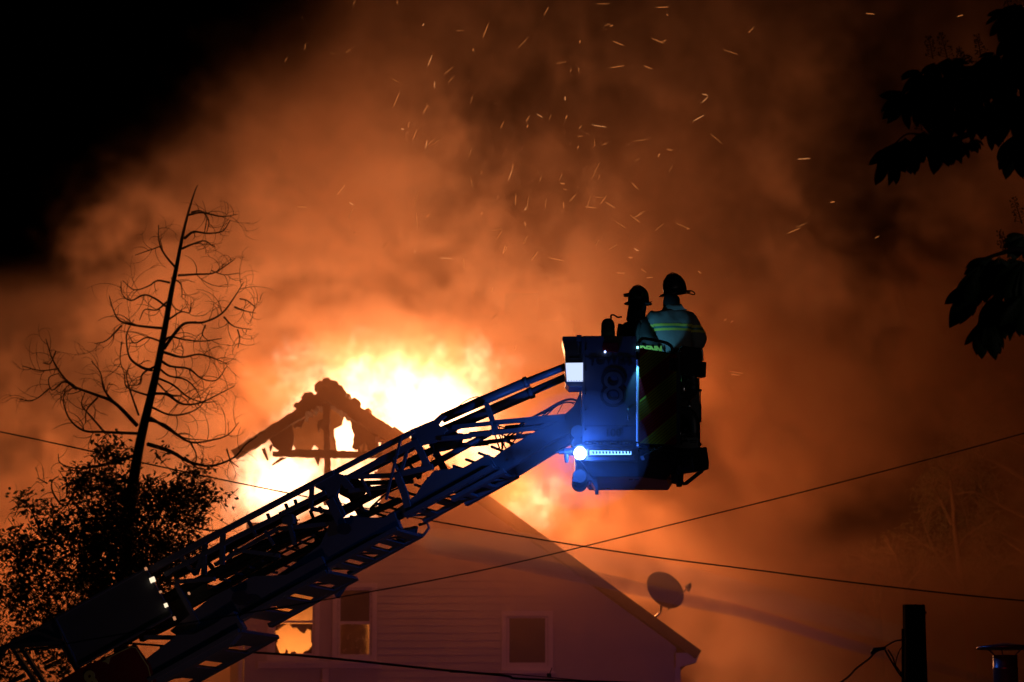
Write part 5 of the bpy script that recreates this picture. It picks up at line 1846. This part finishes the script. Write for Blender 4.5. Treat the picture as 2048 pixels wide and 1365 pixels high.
svc([(1560, 1440), (1682, 1365), (1712, 1338), (1738, 1318), (1752, 1304), (1772, 1296)], .014, M_WIREG, 'grey twisted service wire running down to the left from the pole')
svc([(1766, 1297), (1780, 1288), (1792, 1282), (1800, 1281), (1806, 1278)], .012, M_WIREG, 'short wire with a blue clamp tied to the left side of the pole')
svc([(1770, 1300), (1780, 1318), (1792, 1338), (1800, 1350), (1806, 1356)], .012, M_WIRE, 'dark wire loop curving down along the pole from the splice')
svc([(1776, 1300), (1786, 1316), (1790, 1330), (1800, 1344), (1808, 1362)], .010, M_WIRE, 'second dark drip wire nearest to the pole shaft')
svc([(1808, 1290), (1800, 1300), (1793, 1318), (1792, 1334), (1803, 1346)], .008, M_WIRE, 'thin dark wire bowing out from the pole face')
sp = MB().tube([P(1742, 1308, 39.5), P(1748, 1300, 39.5), P(1770, 1297, 39.5)], [.018, .03, .022], 8).build('cable_splice', mat('blue_tape', (.06, .08, .45), .5), None, smooth=True)
tag(sp, 'blue taped splice on the service wires left of the pole', 'cable splice')

# ------------------------------------------------------------------ flue pipe with rain cap
fd = 31.0
fb = P(2011, 1345, fd)
flue = empty('flue_pipe', Vector((fb.x, fb.y, 0)), 'metal flue pipe with a flat round rain cap at the lower right corner', 'flue pipe')
zc = P(2011, 1311, fd).z
fr = 24.5 * fd / FPX


def ringat(z, r, n=28):
    return [Vector((fb.x + r * math.cos(2 * math.pi * k / n), fb.y + r * math.sin(2 * math.pi * k / n), z)) for k in range(n)]


MB().loft([ringat(0, fr), ringat(zc - .16, fr), ringat(zc - .155, fr * 1.03), ringat(zc - .13, fr * 1.03), ringat(zc - .125, fr), ringat(zc, fr), ringat(zc, fr * .95), ringat(zc - .4, fr * .95)], cap=False).build('pipe', M_GALV, flue, smooth=True)
zk = P(2011, 1296, fd).z
zp = P(2011, 1286, fd).z
cr = 57 * fd / FPX
MB().loft([ringat(zk - .012, cr * .97), ringat(zk, cr), ringat(zk + .012, cr * .98), ringat((zk + zp) / 2, cr * .7), ringat(zp, cr * .12)]).build('rain_cap', M_GALV, flue, smooth=True)
for a in (200, 250, 320, 20, 90, 140):
    c, s_ = math.cos(R(a)), math.sin(R(a))
    MB().tube([Vector((fb.x + fr * c, fb.y + fr * s_, zc - .03)), Vector((fb.x + fr * c * 1.02, fb.y + fr * s_ * 1.02, zc + .01)), Vector((fb.x + cr * .72 * c, fb.y + cr * .72 * s_, zk))], .006, 5).build('cap_strut', M_GALV, flue)
lamp('red_beacon_near_light', 'SPOT', (1.0, 18.0, 3.0), 110, (1.0, .02, .06), .1, (fb.x, fb.y, zc - .1), 9, .6)

# ------------------------------------------------------------------ water jet from a hose stream
jet_pts = [(2300, 1470), (2048, 1385), (1900, 1342), (1700, 1290), (1500, 1228), (1350, 1196), (1200, 1160), (1050, 1128), (940, 1106), (860, 1090)]
q = smooth_line([P(x, y, 48 + 9 * i / 9) for i, (x, y) in enumerate(jet_pts)], 4)
rs = list(np.linspace(.07, .19, len(q)))
jet = MB().tube(q, rs, 14).build('water_jet', M_WIRE, None, smooth=True)
tag(jet, 'long thin stream of water crossing in front of the house from lower right', 'water jet')
jm = bpy.data.materials.new('water_spray')
jm.use_nodes = True
nt = jm.node_tree
nt.nodes.clear()
oo = nt.nodes.new('ShaderNodeOutputMaterial')
pv = nt.nodes.new('ShaderNodeVolumePrincipled')
pv.inputs['Color'].default_value = (.42, .40, .62, 1)
pv.inputs['Density'].default_value = JET_D
nt.links.new(pv.outputs[0], oo.inputs['Volume'])
jet.data.materials.clear()
jet.data.materials.append(jm)

q = smooth_line([P(x, y, 56.8 - .8 * i) for i, (x, y) in enumerate([(800, 1070), (900, 1082), (1050, 1100), (1250, 1136), (1500, 1190), (1800, 1270)])], 4)
sm_ = MB().tube(q, list(np.interp(np.linspace(0, 1, len(q)), [0, .1, .4, 1], [.05, .20, .34, .20])), 14).build('water_spray', M_WIRE, None, smooth=True)
sm2 = jm.copy()
sm2.node_tree.nodes['Principled Volume'].inputs['Color'].default_value = (.9, .9, .92, 1)
sm2.node_tree.nodes['Principled Volume'].inputs['Density'].default_value = .65
sm_.data.materials.clear()
sm_.data.materials.append(sm2)
tag(sm_, 'pale spray drifting above the stream of water', kind='stuff')

# ------------------------------------------------------------------ embers
er = random.Random(77)
em = []
for i, m in enumerate((E_EMBER, E_EMBER2, E_EMBER3)):
    mb = MB()
    mb.loft([[Vector((math.cos(a) * r, math.sin(a) * r * .5, z)) for a in [2 * math.pi * k / 5 for k in range(5)]] for z, r in [(-.5, .02), (-.3, .10), (.1, .12), (.4, .07), (.5, .02)]])
    me = bpy.data.meshes.new('ember')
    me.from_pydata([tuple(v) for v in mb.v], [], mb.f)
    me.materials.append(m)
    em.append(me)
fixed = [(1158, 84), (1160, 140), (848, 50), (570, 120), (666, 108), (872, 285), (830, 270), (817, 250), (560, 298), (944, 100), (896, 142), (1504, 60), (1738, 28), (1918, 32), (1410, 200), (1158, 295), (1190, 340), (1176, 405), (1180, 415), (1340, 338), (1030, 400), (1018, 350), (995, 460), (1000, 470), (1010, 500), (768, 490), (1050, 480), (1065, 516), (960, 345), (1120, 355), (985, 580), (1752, 475), (1590, 462), (1610, 318), (950, 586), (1240, 450), (1270, 500), (700, 430), (680, 380), (1470, 750), (1470, 745), (47, 1152), (1130, 410), (1205, 8), (1215, 50), (1225, 52), (1080, 232), (1100, 235), (1340, 300), (1410, 190), (900, 160), (940, 200), (1205, 400), (1450, 640), (1400, 545)]
N_EMB = 150
for i in range(N_EMB):
    if i < len(fixed):
        px, py = fixed[i]
        px += er.uniform(-3, 3)
    else:
        px, py = er.gauss(1120, 330), er.gauss(340, 260)
        if px < 560 or py < -10 or py > 700 or (px < 640 and py < 80): px, py = er.uniform(900, 1300), er.uniform(200, 520)
    o = bpy.data.objects.new('ember', em[er.choices((0, 1, 2), (3, 1 if py > 40 else 0, 4))[0]])
    COL.objects.link(o)
    o.location = P(px, py, er.uniform(50, 56))
    L = er.choice([.06, .09, .13, .18, .24, .30])
    w = .038 if L > .1 else .055
    a = er.choice([er.gauss(20, 12), er.gauss(-75, 15), er.gauss(35, 15), er.gauss(5, 8)])
    if px > 1200: a = er.gauss(70, 20) * er.choice([1, 1, -1])
    o.scale = (w, w, L)
    o.rotation_euler = (er.uniform(-.4, .4), R(a), 0)
    tag(o, 'tiny glowing ember drifting in the smoke above the fire', 'ember', 'embers drifting in the smoke')
